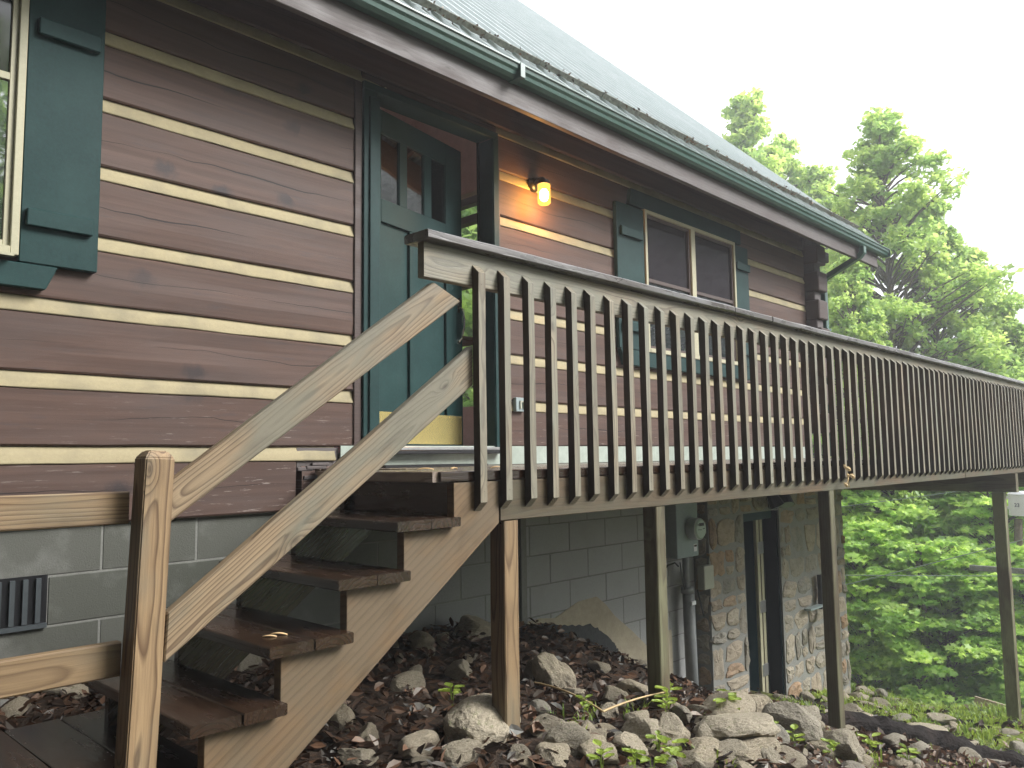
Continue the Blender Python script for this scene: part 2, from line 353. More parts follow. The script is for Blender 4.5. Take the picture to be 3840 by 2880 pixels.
def leaf(name, c1, c2, trans=.4, rough=.5):
    m = bpy.data.materials.new(name); m.use_nodes = True; t = m.node_tree; n = t.nodes; n.clear()
    o = n.new('ShaderNodeOutputMaterial'); at = n.new('ShaderNodeAttribute'); at.attribute_name = 'tone'
    tc = n.new('ShaderNodeTexCoord'); nz = n.new('ShaderNodeTexNoise'); nz.inputs['Scale'].default_value = .45; nz.inputs['Detail'].default_value = 3; t.links.new(tc.outputs['Object'], nz.inputs['Vector'])
    ad = n.new('ShaderNodeMath'); ad.operation = 'MULTIPLY_ADD'; ad.inputs[1].default_value = 1.6; ad.inputs[2].default_value = -.8
    t.links.new(nz.outputs[0], ad.inputs[0]); a2 = n.new('ShaderNodeMath'); a2.operation = 'ADD'; a2.use_clamp = True; t.links.new(ad.outputs[0], a2.inputs[0]); t.links.new(at.outputs['Fac'], a2.inputs[1])
    mx = n.new('ShaderNodeMix'); mx.data_type = 'RGBA'; t.links.new(a2.outputs[0], mx.inputs[0]); mx.inputs[6].default_value = tuple(c1) + (1,); mx.inputs[7].default_value = tuple(c2) + (1,)
    d = n.new('ShaderNodeBsdfDiffuse'); tr = n.new('ShaderNodeBsdfTranslucent'); g = n.new('ShaderNodeBsdfGlossy'); g.inputs['Roughness'].default_value = .45; g.inputs['Color'].default_value = (.8, .85, .8, 1)
    hs = n.new('ShaderNodeHueSaturation'); hs.inputs['Value'].default_value = 1.5; hs.inputs['Hue'].default_value = .49
    t.links.new(mx.outputs[2], d.inputs[0]); t.links.new(mx.outputs[2], hs.inputs['Color']); t.links.new(hs.outputs[0], tr.inputs[0])
    s1 = n.new('ShaderNodeMixShader'); s1.inputs[0].default_value = trans; t.links.new(d.outputs[0], s1.inputs[1]); t.links.new(tr.outputs[0], s1.inputs[2])
    s2 = n.new('ShaderNodeMixShader'); s2.inputs[0].default_value = .05; t.links.new(s1.outputs[0], s2.inputs[1]); t.links.new(g.outputs[0], s2.inputs[2]); t.links.new(s2.outputs[0], o.inputs[0])
    return m
M['leaf_a'] = leaf('poplar_leaves', (.26, .42, .11), (.54, .66, .19), .6)
M['leaf_b'] = leaf('maple_leaves', (.27, .46, .11), (.58, .74, .19), .6)
M['leaf_c'] = leaf('deep_green_leaves', (.20, .35, .09), (.46, .62, .16), .6)
M['leaf_d'] = leaf('unseen_dark_foliage', (.012, .03, .014), (.03, .06, .025), .1)  # foliage of the added unseen trees, darkened to hold back light
M['grass'] = leaf('grass_blades', (.12, .21, .03), (.34, .44, .07), .4)
M['litter'] = leaf('dead_leaves', (.028, .017, .012), (.18, .095, .055), .1)
# ------------------------------------------------------------------ ground
GP = [(-4,0,-1.0),(0,0,-1.0),(1.2,0,-1.02),(2,0,-1.04),(3.05,0,-1.1),(3.7,0,-1.13),(4.64,0,-1.24),(5.2,0,-1.48),(5.7,0,-1.76),(6.3,0,-2.15),(7.07,0,-2.33),(7.8,0,-2.42),(8.7,0,-2.68),(10.5,0,-2.95),(-4,-1.9,-1.08),(0,-1.9,-1.08),(1.4,-1.9,-1.08),(2.45,-1.9,-1.12),(3.5,-1.9,-1.26),(4.6,-1.9,-1.6),(5.88,-1.9,-2.03),(7.2,-1.9,-2.38),(9,-1.9,-2.75),(11.7,-1.6,-3.25),(13,-1.8,-3.95),(-4,-3.2,-1.4),(0,-3.2,-1.3),(1.5,-3,-1.28),(3,-3,-1.45),(5,-3.2,-1.95),(8,-3.2,-2.65),(12,-3.6,-3.5),(-4,-5.5,-1.6),(0,-5.5,-1.6),(3,-5.5,-1.9),(7,-5.5,-2.6),(12,-6,-3.5),(0,-9,-2.1),(8,-9,-3.0),(-8,-9,-1.8),(12.5,0.5,-3.85),(12,2.5,-4.0),(14,-3,-4.3),(14.2,0,-4.5),(11.3,.4,-3.35),(16,-1,-5.4),(16,-6,-5),(15.5,3,-5.6),(20,0,-7),(20,6,-7.2),(20,-8,-6.2),(12,8,-5.3),(14,14,-6.6),(3,12,-2.5),(-8,8,-1),(30,0,-9),(30,14,-10),(30,-16,-9),(8,-16,-4),(-10,-20,-2.5),(20,26,-9.5),(0,30,-6),(-25,0,0),(-25,-25,-2),(-25,25,-2),(28,-30,-8)]
GA = np.array(GP)
def ground_np(X, Y):
    d = (X[..., None] - GA[:, 0]) ** 2 + (Y[..., None] - GA[:, 1]) ** 2 + .02
    k = d ** -1.7; z = (k * GA[:, 2]).sum(-1) / k.sum(-1)
    r = np.hypot(X - 4, Y); return z - 3 * np.clip((r - 34) / 40, 0, 1)
def gz(x, y): return float(ground_np(np.array([float(x)]), np.array([float(y)]))[0])
xs = np.unique(np.concatenate([np.linspace(-260, -30, 12), np.linspace(-30, -3, 16), np.linspace(-3, 14, 190), np.linspace(14, 34, 50), np.linspace(34, 320, 18)]))
ys = np.unique(np.concatenate([np.linspace(-300, -30, 12), np.linspace(-30, -6, 16), np.linspace(-6, 1.2, 100), np.linspace(1.2, 20, 30), np.linspace(20, 300, 16)]))
GX, GY = np.meshgrid(xs, ys, indexing='ij'); GZ = ground_np(GX, GY)
for i in range(len(xs)):
    for j in range(len(ys)):
        x, y = xs[i], ys[j]
        if -4 < x < 22 and -8 < y < 6:
            GZ[i, j] += .045 * mnoise.noise(Vector((x * 2.2, y * 2.2, 0))) + .03 * mnoise.noise(Vector((x * 7, y * 7, 4))) + .015 * mnoise.noise(Vector((x * 17, y * 17, 4)))
        elif max(abs(x), abs(y)) > 30: GZ[i, j] += 1.5 * mnoise.noise(Vector((x * .03, y * .03, 7)))
nx, ny = len(xs), len(ys)
gv = np.stack([GX, GY, GZ], -1).reshape(-1, 3)
gf = [(i * ny + j, (i + 1) * ny + j, (i + 1) * ny + j + 1, i * ny + j + 1) for i in range(nx - 1) for j in range(ny - 1)]
struct(link('ground', mesh('ground', gv, gf, True), M['ground']))

# ------------------------------------------------------------------ the cabin
cab = thing('log_cabin', 'brown log cabin with cream chinking, green trim and green metal roof', 'house', (3, 0, -.25))
k = -1.913
XL, XR = -3.0, 10.02
rows = [(-.248, .054), (.13, .42), (.496, .786), (.862, 1.14), (1.216, 1.513), (1.589, 1.878), (1.954, 2.247), (2.323, 2.603), (2.679, 2.97), (3.04, 3.34)]
def log_piece(x0, x1, z0, z1, y1=.2):
    L = x1 - x0; h = z1 - z0; n = max(2, int(L / .22)); sx = random.random() * 90
    zc = (z0 + z1) / 2; hh = h / 2; c = .012
    prof = [(y1, -hh), (c * .6, -hh), (0, -hh + c * .8), (0, -hh * .35), (0, hh * .35), (0, hh - c), (c, hh), (y1, hh)]
    vs = []
    for i in range(n + 1):
        x = L * i / n
        for j, (y, z) in enumerate(prof):
            a = mnoise.noise(Vector((x * 1.1 + sx, j * .8, 2))) * .006; b = mnoise.noise(Vector((x * 1.6 + sx, j // 4 * 5, 8))) * .006
            b2 = mnoise.noise(Vector((x * 6 + sx, j // 4 * 5, 8))) * .003
            vs.append((x, y + (a if 1 <= j <= 6 else 0), z + b + b2))
    fs = [(i * 8 + j, i * 8 + (j + 1) % 8, (i + 1) * 8 + (j + 1) % 8, (i + 1) * 8 + j) for i in range(n) for j in range(8)]
    fs += [tuple(range(8)), tuple(n * 8 + j for j in range(8))[::-1]]
    me = MB().add(vs, fs).mesh('log')
    return link('log', me, M['log'], cab, Matrix.Translation((x0, 0, zc)))
for i, (z0, z1) in enumerate(rows):
    if i == 0:
        log_piece(XL, 2.62, z0, z1); log_piece(2.66, XR, z0 , .015)
    elif i <= 6:
        log_piece(XL, 3.09, z0 if i > 1 else .137, z1); log_piece(4.375, XR, z0 if i > 1 else .145, z1)
    elif i == 7:
        log_piece(XL, 3.09, z0, z1); log_piece(4.375, XR, z0, z1)
    else: log_piece(XL, XR + (.45 if i == 8 else .2), z0, z1)
log_piece(3.093, 4.372, 2.602, 2.676)
# vertical brown bucks beside the door
for x0, x1 in ((3.03, 3.088), (4.372, 4.40)):
    MB().box(x0, x1, -.012, .05, .14, 2.575).obj('door_buck', M['brownwood'], cab, bevel=.004)
# rotten end of the bottom course beside the steps
rb = MB()
for q in range(9):
    x0 = 2.66 + .02 * q; z0 = -.22 + random.uniform(0, .34)
    rb.box(x0 - .03, x0 + random.uniform(.06, .16), -.004 - random.random() * .008, .03, z0, z0 + random.uniform(.012, .03))
rb.box(2.63, 2.93, .012, .04, .0, .13)
rb.obj('rotten_wood', M['fascia'], cab, bevel=.003)
def chink(x0, x1, z0, z1):
    n = max(2, int((x1 - x0) / .14)); vs = []; sx = random.random() * 60
    for i in range(n + 1):
        x = x0 + (x1 - x0) * i / n
        for j, (y, z) in enumerate([(.04, z1 + .012), (.018, z1 - .002), (.008, (z0 + z1) / 2), (-.003, z0 + .004), (-.003, z0 - .004), (.06, z0 - .008)]):
            vs.append((x, y + mnoise.noise(Vector((x * 5 + sx, j, 0))) * .004, z + (mnoise.noise(Vector((x * 4 + sx, j * 4, 0))) * .006 if j in (3, 4) else 0)))
    fs = [(i * 6 + j, (i + 1) * 6 + j, (i + 1) * 6 + j + 1, i * 6 + j + 1) for i in range(n) for j in range(5)]
    link('chinking', MB().add(vs, fs).mesh('chinking', smooth=True), M['chink'], cab)
for i in range(len(rows) - 1):
    z0, z1 = rows[i][1], rows[i + 1][0]
    if i == 0: chink(XL, 2.9, z0, z1 + .004)
    elif i <= 6: chink(XL, 3.03, z0, z1); chink(4.40, XR, z0, z1)
    elif i == 7: chink(XL, 3.3, z0, z1); chink(4.28, XR, z0, z1)
    else: chink(XL, XR, z0, z1)
# galvanised flashing strip above the deck
fl = MB(); 
for x0, x1 in ((2.93, 4.45), (4.452, 6.9), (6.902, 9.9)): fl.box(x0, x1, -.012, -.002, .004, .142)
fl.obj('flashing', M['flash'], cab)
# corner: ends of the gable logs standing proud of the front wall, and the gable wall itself
for i in range(0, 9):
    zc = (rows[i][1] + rows[i + 1][0]) / 2 - .02
    y0 = -.17 - .03 * random.random()
    if i >= 1:
        MB().box(10.03, 10.30, y0, .25, zc - .125, zc + .125).obj('log_end', M['brownwood'], cab, bevel=.012)
        MB().box(10.05, 10.24, y0 + .06, .2, zc + .128, zc + .24).obj('corner_spacer', M['fascia'], cab, bevel=.01)
MB().box(10.02, 10.55, -.02, .22, 2.60, 2.90).obj('log_end', M['brownwood'], cab, bevel=.012)
MB().box(10.56, 10.86, .0, .2, 2.66, 2.80).obj('log_end', M['fascia'], cab, bevel=.012)
DEP = 14.4; TAN = math.tan(R(43.5)); ZE = 2.79; YE = -.62; YR = 7.2
def roofz(y): return ZE + (min(y, 2 * YR - y) - YE) * TAN
g = MB()        # gable wall with a wide window opening
g.box(10.03, 10.23, .2, 14.2, -.2, 1.0); g.box(10.03, 10.23, .2, 4.6, 1.0, 2.6); g.box(10.03, 10.23, 9.8, 14.2, 1.0, 2.6)
g.prism([(.2, 2.6), (4.6, 2.6), (4.6, 7.0), (.2, 3.2)], 'X', 10.03, 10.23)
g.prism([(4.6, 5.0), (7.3, 5.0), (7.3, 5.65), (9.8, 5.65), (9.8, 7.0), (YR, 10), (4.6, 7.4)], 'X', 10.03, 10.23)
g.prism([(9.8, 2.6), (14.2, 2.6), (14.2, 3.2), (9.8, 7.2)], 'X', 10.03, 10.23)
g.obj('gable_wall', M['inner'], cab)
g = MB()
for y in (5.9, 7.2, 8.5): g.box(10.06, 10.2, y - .06, y + .06, 2.6, 6.2)
for z in (3.3, 4.5, 4.85): g.box(10.05, 10.21, 4.6, 9.8, z - .07, z + .07)
g.obj('gable_window_bars', M['brownwood'], cab)
MB().box(XL - .1, XL + .1, .21, 14.2, -.2, 1.1).box(XL, 10.03, 14.0, 14.2, -.2, 1.0).obj('back_wall', M['inner'], cab)  # left end and back kept low, opened above to brighten the interior
MB().box(XL + .1, 10.02, .22, 13.99, .0, .1).obj('interior_floor', M['floor'], cab)
g = MB(); g.box(5.6, 5.75, 2.2, 7.5, .11, 1.3); g.obj('interior_partition', M['red'], cab)
g = MB(); g.box(5.76, 6.8, 2.6, 8.0, 1.45, 1.50); g.obj('interior_shelf', M['ceiling'], cab)
MB().add([(XL, .2, roofz(.2) - .22), (10.03, .2, roofz(.2) - .22), (10.03, YR, roofz(YR) - .22), (XL, YR, roofz(YR) - .22), (XL, 14, roofz(14) - .22), (10.03, 14, roofz(14) - .22)],
         [(0, 1, 2, 3), (3, 2, 5, 4)]).obj('interior_ceiling', M['ceiling'], cab, fixn=False)
for y in (2.6, 5.0): MB().box(XL, 10.03, y, y + .2, roofz(y) - .6, roofz(y) - .38).obj('ceiling_beam', M['brownwood'], cab)
# foundation of concrete block
fb = MB(); zt = -.252; ch = .236
fb.box(XL, 10.4, .0345, .24, -3.4, -.25, .5)
fbo = MB()
for r_ in range(13):
    z1 = zt - r_ * ch - .005; z0 = z1 - ch + .010
    off = 1.537 if r_ % 2 == 0 else 1.784
    x = off - .49 * 10
    while x < 7.1:
        a, b = x + .005, x + .485
        if not (r_ == 1 and a < 1.27 and b > .7): fbo.box(a, b, .030 + random.random() * .003, .05, z0, z1, random.random())
        elif b > 1.29: fbo.box(1.295, b, .031, .05, z0, z1, random.random())
        x += .49
for q in range(1): pass
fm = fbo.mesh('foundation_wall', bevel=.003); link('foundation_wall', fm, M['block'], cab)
fb.obj('foundation_mortar', M['mortar'], cab)
v = MB(); v.box(.78, 1.292, .025, .039, -.716, -.478); v.obj('crawlspace_vent', M['black'], cab)
v = MB()
for q in range(9): v.box(.80 + q * .055, .822 + q * .055, .012, .024, -.70, -.492)
v.box(.78, 1.292, .012, .03, -.726, -.704)
v.obj('vent_grille', M['vent'], cab)
# brush coated tar and a tan patch of parging on the blockwork
pol = [(4.66, -1.9), (4.66, -1.22), (4.83, -1.215), (5.01, -1.24), (5.31, -1.15), (5.56, -1.14), (5.68, -1.22), (5.81, -1.34), (6.05, -1.50), (6.29, -1.68), (6.33, -1.60), (6.5, -1.58), (6.7, -1.60), (6.72, -2.5), (5.4, -2.4)]
sheet('parging_patch', pol, .029, M['parge'], cab)
tp = [(4.67, -1.26), (4.9, -1.262), (5.17, -1.32), (5.45, -1.36), (5.6, -1.43), (5.74, -1.53), (5.82, -1.61), (5.9, -1.72), (5.96, -1.9), (6.0, -2.2), (4.67, -2.2)]
tp2 = []
for i in range(len(tp)):
    a, b = tp[i], tp[(i + 1) % len(tp)]
    for t_ in range(6):
        f_ = t_ / 6; tp2.append((a[0] + (b[0] - a[0]) * f_ + random.uniform(-.008, .008), a[1] + (b[1] - a[1]) * f_ + random.uniform(-.012, .012)))
sheet('tar_patch', tp2, .022, M['tar'], cab)
MB().box(4.60, 4.66, .004, .03, -2.2, -.26).obj('foundation_pilaster', M['mortar'], cab)

# stone veneer basement front
def masonry(x0, x1, z0, z1, yf, seed, axis='Y', sgn=-1, hmin=.2, hmax=.42):
    rnd = random.Random(seed); mb = MB(); z = z0
    while z < z1 - .02:
        h = min(rnd.uniform(hmin, hmax), z1 - z)
        if z1 - z - h < .08: h = z1 - z
        x = x0 - rnd.random() * .1
        while x < x1 - .01:
            wd = rnd.uniform(.16, .46); xe = min(x + wd, x1); xa = max(x, x0)
            if x1 - xe < .07: xe = x1
            subs = [(z, z + h)] if rnd.random() < .5 or h < .24 else [(z, z + h * .4), (z + h * .4, z + h)]
            for (a, b) in subs:
                if xe - xa < .04: continue
                gp = .010; cx, cz = (xa + xe) / 2, (a + b) / 2; hw, hh2 = (xe - xa) / 2 - gp, (b - a) / 2 - gp
                N = 14; ring0 = []; ring1 = []; ring2 = []
                ph = rnd.random() * 6; rnd_k = rnd.choice((2, 3, 3, 4))
                dep = rnd.uniform(.028, .05)
                for q in range(N):
                    an = 2 * math.pi * q / N + .2; ca, sa = math.cos(an), math.sin(an)
                    s_ = 1 / max(abs(ca), abs(sa)) * (1 - .05 * (abs(ca * sa) * 2)) * (.97 + .13 * math.sin(an * rnd_k + ph) + rnd.uniform(-.08, .08))
                    s_ = min(s_, 1 / max(abs(ca), abs(sa)) * 1.07)
                    px, pz = cx + ca * s_ * hw, cz + sa * s_ * hh2
                    ring0.append((px, pz, 0)); ring1.append((cx + (px - cx) * .95, cz + (pz - cz) * .94, dep * .75)); ring2.append((cx + (px - cx) * .62 + rnd.uniform(-.01, .01), cz + (pz - cz) * .6 + rnd.uniform(-.01, .01), dep * rnd.uniform(.85, 1.25)))
                pts = ring0 + ring1 + ring2 + [(cx, cz, dep * 1.05)]
                if axis == 'Y': vs = [(p[0], yf + sgn * p[2] + .03, p[1]) for p in pts]
                else: vs = [(yf + sgn * p[2] - sgn * .03, p[0], p[1]) for p in pts]
                fs = [(i, (i + 1) % N, N + (i + 1) % N, N + i) for i in range(N)] + [(N + i, N + (i + 1) % N, 2 * N + (i + 1) % N, 2 * N + i) for i in range(N)] + [(2 * N + i, 2 * N + (i + 1) % N, 3 * N) for i in range(N)]
                mb.add(vs, fs, rnd.random())
            x = xe
        z += h
    return mb
st = MB()
for prm in ((7.14, 7.87, -2.85, -.57, -.15, 1), (8.70, 10.5, -3.25, -.57, -.15, 2), (7.14, 10.5, -.565, -.20, -.15, 3)):
    q = masonry(*prm); st.add(q.v, q.f, 0); st.t[-len(q.f):] = q.t
for prm in ((-.13, .03, -2.85, -.25, 7.14, 4, 'X', -1), (-.13, .05, -3.2, -.57, 8.70, 5, 'X', -1), (-.13, .24, -3.3, -.25, 10.5, 6, 'X', 1)):
    q = masonry(*prm); st.add(q.v, q.f, 0); st.t[-len(q.f):] = q.t
link('stone_veneer', st.mesh('stone_veneer'), M['stone'], cab)
MB().box(7.15, 7.87, -.143, .035, -3.0, -.25).box(8.70, 10.49, -.143, .035, -3.4, -.25).box(7.871, 8.699, -.134, .035, -.57, -.25).obj('veneer_mortar', M['mortar'], cab)
# basement doorway: green frame, near-black leaf painting the unlit opening, cream hinge jamb
bd = link('basement_door', MB().box(7.9, 8.36, .0, .03, -2.75, -.6).mesh('basement_door'), M['green_dark'], cab)
MB().box(8.04, 8.055, -.012, -.002, -1.9, -.8).obj('door_bead', M['gutter'], bd)
MB().box(8.37, 8.425, -.03, .03, -2.75, -.62).box(8.475, 8.53, -.02, .03, -2.75, -.62).obj('hinge_jamb', M['cream'], bd)
MB().box(8.426, 8.474, -.012, .028, -2.75, -.62).obj('weather_strip', M['brownwood'], bd)
for z in (-.98, -1.62, -2.3): MB().box(8.385, 8.515, -.036, -.022, z - .065, z + .065).obj('hinge', M['steel'], bd, bevel=.003)
MB().box(8.54, 8.98, -.0, .03, -2.8, -.62).obj('green_panel', M['green_dark'], bd)
MB().box(7.875, 8.60, -.10, -.04, -.66, -.575).obj('door_head', M['green'], bd, bevel=.004)
MB().box(8.605, 8.64, -.15, .0, -2.8, -.575).obj('door_casing', M['green_dark'], bd, bevel=.003)

# eaves: rafters, fascia, gutter, roof sheets
for i, x in enumerate(np.arange(-2.6, 11, 1.22)):
    A = Vector((x, -.50, roofz(-.50) - .13)); B = Vector((x, .35, roofz(.35) - .13)); board('rafter', A, B, .05, .16, (0, -1, 1), M['brownwood'], cab, seg=0)
MB().add([(XL, -.5, roofz(-.5) - .03), (11.1, -.5, roofz(-.5) - .03), (11.1, 1.2, roofz(1.2) - .03), (XL, 1.2, roofz(1.2) - .03)], [(0, 1, 2, 3)]).obj('soffit', M['brownwood'], cab, fixn=False)
board('fascia', (XL, -.52, 2.665), (11.12, -.52, 2.665), .045, .25, (0, 0, 1), M['fascia'], cab, seg=.3, jit=.002)
board('rake_board', (11.14, -.5, 2.68), (11.14, YR, 2.68 + (YR + .5) * TAN), .04, .2, (0, -1, 1), M['brownwood'], cab, seg=0)
gp_ = [(-.545, 2.80), (-.545, 2.705), (-.60, 2.70), (-.625, 2.72), (-.632, 2.745), (-.648, 2.76), (-.652, 2.785), (-.664, 2.79), (-.664, 2.80), (-.648, 2.80), (-.642, 2.79), (-.64, 2.765), (-.622, 2.75), (-.615, 2.725), (-.597, 2.71), (-.553, 2.715), (-.553, 2.80)]
gt = link('gutter', MB().prism(gp_, 'X', XL, 11.28).box(11.281, 11.286, -.663, -.546, 2.70, 2.80).mesh('gutter'), M['gutter'], cab)
MB().box(3.95, 4.0, -.668, -.54, 2.697, 2.803).obj('gutter_joint', M['gutter'], gt, bevel=.003)
g = MB()
for x in np.arange(-2.5, 11.2, .8): g.box(x, x + .02, -.66, -.55, 2.797, 2.804)
g.obj('gutter_strap', M['steel'], gt)
# downspout: drop, elbow back to the wall, vertical run
ds = MB()
def rect_tube(mb, pts, w_, d_):
    pts = [Vector(p) for p in pts]; vs = []
    for i, p in enumerate(pts):
        d = (pts[min(i + 1, len(pts) - 1)] - pts[max(i - 1, 0)]).normalized(); a = Vector((1, 0, 0)); b = d.cross(a).normalized()
        vs += [p + a * sx_ * w_ / 2 + b * sy_ * d_ / 2 for sx_, sy_ in ((-1, -1), (1, -1), (1, 1), (-1, 1))]
    fs = [(i * 4 + q, i * 4 + (q + 1) % 4, (i + 1) * 4 + (q + 1) % 4, (i + 1) * 4 + q) for i in range(len(pts) - 1) for q in range(4)] + [(0, 1, 2, 3), tuple(len(vs) - 4 + q for q in range(4))]
    mb.add(vs, fs)
rect_tube(ds, [(10.44, -.60, 2.70), (10.44, -.60, 2.62), (10.44, -.56, 2.575), (10.44, -.33, 2.47), (10.44, -.12, 2.375), (10.44, -.08, 2.33), (10.44, -.075, 2.2), (10.44, -.075, .02)], .09, .065)
ds.obj('downspout', M['gutter'], cab, bevel=.006)
MB().box(10.38, 10.50, -.125, -.02, 1.66, 1.69).box(10.38, 10.50, -.125, -.02, .6, .63).obj('downspout_strap', M['gutter'], cab)
def roof_sheet(sgn):
    p = 0.0; prof = []; x = XL - .3
    while x < 11.27:
        prof += [(x, 0), (x + .01, .03), (x + .035, .03), (x + .045, 0), (x + .11, 0), (x + .118, .014), (x + .13, .014), (x + .138, 0), (x + .19, 0), (x + .198, .014), (x + .21, .014), (x + .218, 0)]
        x += .27
    prof.append((11.3, 0)); n = len(prof); vs = []
    L = (YR - YE) / math.cos(R(43.5)); nrm = Vector((0, -math.sin(R(43.5)), math.cos(R(43.5)))); dr = Vector((0, math.cos(R(43.5)), math.sin(R(43.5))))
    for s_ in (0, .02, L * .25, L * .5, L * .75, L):
        for (px, h) in prof:
            q = Vector((px, YE, ZE)) + dr * s_ + nrm * h
            if sgn < 0: q.y = 2 * YR - q.y
            vs.append(q)
    return vs, [(i * n + j, (i + 1) * n + j, (i + 1) * n + j + 1, i * n + j + 1) for i in range(5) for j in range(n - 1)]
def roof_mat():
    n = NT('pale_green_roof_metal', .3, .5); p = n.tc.outputs['Object']
    a = n.noise(p, 2.5, 4, .6); c = n.mix(n.mapr(a, .3, .7), (.40, .46, .44), (.50, .55, .53)); n.color(c)
    n.b.inputs['Metallic'].default_value = .55; n.rough(n.mapr(n.noise(p, 3, 3), .3, .7, .16, .22)); return n.m
M['roof'] = roof_mat()
rf = MB(); a, b = roof_sheet(1); rf.add(a, b); a, b = roof_sheet(-1); rf.add(a, b)
roof = link('roof', rf.mesh('roof', fixn=False), M['roof'], cab)
# snow strip: a low weathered board with leaf debris above the eave
dr = Vector((0, math.cos(R(43.5)), math.sin(R(43.5)))); nr = Vector((0, -math.sin(R(43.5)), math.cos(R(43.5))))
s0 = Vector((0, YE, ZE)) + dr * .47 + nr * .045
x = -2.9
while x < 11.1:
    L = min(random.uniform(.5, .9), 11.2 - x)
    board('snow_strip', s0 + Vector((x, 0, 0)), s0 + Vector((x + L - .012, 0, 0)), .02, .05 + random.uniform(-.006, .006), nr, M['dirtstrip'], roof, seg=.1, jit=.003); x += L
db = MB(); 
for q in range(420):
    x = random.uniform(-1, 11); c0 = s0 + Vector((x, 0, 0)) + dr * random.uniform(-.03, .06) + nr * random.uniform(-.02, .035)
    if random.random() < .5: c0 = Vector((x + random.gauss(0, .04), 0, 0)) + s0 + dr * random.uniform(-.05, 0) + nr * random.uniform(-.04, .02)
    a = Vector((random.gauss(0, 1), random.gauss(0, 1), random.gauss(0, 1))).normalized() * random.uniform(.01, .03); b = a.cross(Vector((.3, .5, .8))).normalized() * random.uniform(.004, .014)
    db.add([c0 - a, c0 + b, c0 + a, c0 - b], [(0, 1, 2, 3)], random.random())
link('leaf_debris', mesh('leaf_debris', db.v, db.f, False, db.t), M['litter'], roof)['kind'] = 'stuff'

# ---- front door (opened a little inwards)
fr = link('door_frame', MB().box(3.09, 3.195, -.03, .0, .135, 2.545).box(4.312, 4.37, -.03, .0, .135, 2.545).box(3.09, 4.37, -.028, .0, 2.547, 2.60)
          .box(3.13, 3.21, -.045, .19, .137, 2.497).box(4.306, 4.34, -.020, .14, .137, 2.543).box(3.211, 4.305, -.020, .14, 2.545, 2.585).mesh('door_frame', bevel=.003), M['green'], cab)
MB().box(4.29, 4.305, .12, .138, .14, 2.544).obj('door_stop', M['green_dark'], fr)
MB().box(3.12, 4.36, -.07, .2, .112, .134).obj('sill', M['steel'], fr, bevel=.003)
MB().box(3.14, 4.35, -.085, -.03, .085, .110).obj('sill_nosing', M['black'], fr, bevel=.003)
# brass and frame leaf: local X across the door from the hinge, local Y thickness, local Z up
DM = Matrix.Translation((3.215, .06, 0)) @ Matrix.Rotation(math.atan2(.21, 1.035), 4, 'Z')
zb, ztp, wd_ = .148, 2.498, 1.05
d = MB(); T = .045
def dbox(a, b, z0, z1, y0=0.0, y1=T): d.box(a, b, y0, y1, z0, z1)
dbox(0, .10, zb, ztp); dbox(.845, wd_, zb, ztp); dbox(.101, .844, 2.33, ztp); dbox(.101, .844, 1.695, 1.857)
dbox(.302, .384, 1.858, 2.329, .002); dbox(.583, .670, 1.858, 2.329, .002)
dbox(.101, .844, .149, .30); dbox(.41, .448, .301, 1.694); dbox(.10, .845, .30, 1.695, .022, .030)
door = link('door', d.mesh('door', bevel=.0025), M['green'], cab, DM)
gb = MB()
for a, b in ((.101, .301), (.385, .582), (.671, .844)):
    link('door_pane', MB().box(a, b, .018, .023, 1.858, 2.329).mesh('door_pane'), M['doorpane'], door, DM)
link('kick_plate', MB().box(.018, 1.03, -.004, -.0008, .158, .376).mesh('kick_plate', bevel=.001), M['brass'], door, DM)
sc = MB()
for x in np.linspace(.04, 1.01, 8):
    for z in (.17, .365): sc.tube([(x, -.0075, z), (x, -.003, z)], .004, 6)
link('kick_plate_screws', sc.mesh('kick_plate_screws'), M['brass'], door, DM)
hd = MB()
hd.tube([(.995, -.018, 1.27), (.995, .0, 1.27)], [.03, .034], 16); hd.tube([(.995, -.02, 1.22), (.995, -.045, 1.20), (.995, -.055, 1.13), (.995, -.05, 1.05), (.995, -.035, .985), (.995, -.006, .96)], [.008, .012, .012, .011, .009, .012], 10)
hd.box(.98, 1.01, -.008, -.001, 1.185, 1.245); hd.tube([(.995, -.012, .955), (.995, .0, .955)], [.018, .022], 12)
link('door_handle', hd.mesh('door_handle', smooth=False), M['chrome'], door, DM)

# ---- windows
def window(x0, x1, z0, z1, xm=None, y=-.04):
    wf = MB(); t_ = .036
    wf.box(x0, x0 + t_, y - .02, .01, z0, z1); wf.box(x1 - t_, x1, y - .02, .01, z0, z1)
    wf.box(x0 + t_, x1 - t_, y - .02, .01, z1 - t_, z1); wf.box(x0 + t_, x1 - t_, y - .022, .01, z0, z0 + .04)
    bays = [(x0 + t_, x1 - t_)]
    if xm: wf.box(xm - .04, xm + .04, y - .02, .01, z0 + .04, z1 - t_); bays = [(x0 + t_, xm - .04), (xm + .04, x1 - t_)]
    o = link('window', wf.mesh('window', bevel=.003), M['cream'], cab)
    zm = (z0 + z1) / 2 + .01
    for a, b in bays:
        g = MB(); s_ = .028
        g.box(a, a + s_, y, .0, z0 + .04, z1 - t_); g.box(b - s_, b, y, .0, z0 + .04, z1 - t_); g.box(a + s_, b - s_, y, .0, zm - .018, zm + .018)
        g.box(a + s_, b - s_, y, .0, z1 - t_ - s_, z1 - t_); g.box(a + s_, b - s_, y, .0, z0 + .04, z0 + .04 + s_)
        g.obj('sash', M['brownwood'] if xm > 5 else M['cream'], o, bevel=.002)
        MB().box(a + s_, b - s_, y + .02, .0, zm + .018, z1 - t_ - s_).obj('upper_pane', M['screen'], o)
        MB().box(a + s_, b - s_, y + .015, .0, z0 + .04 + s_, zm - .018).obj('lower_pane', M['pane'], o)
    return o
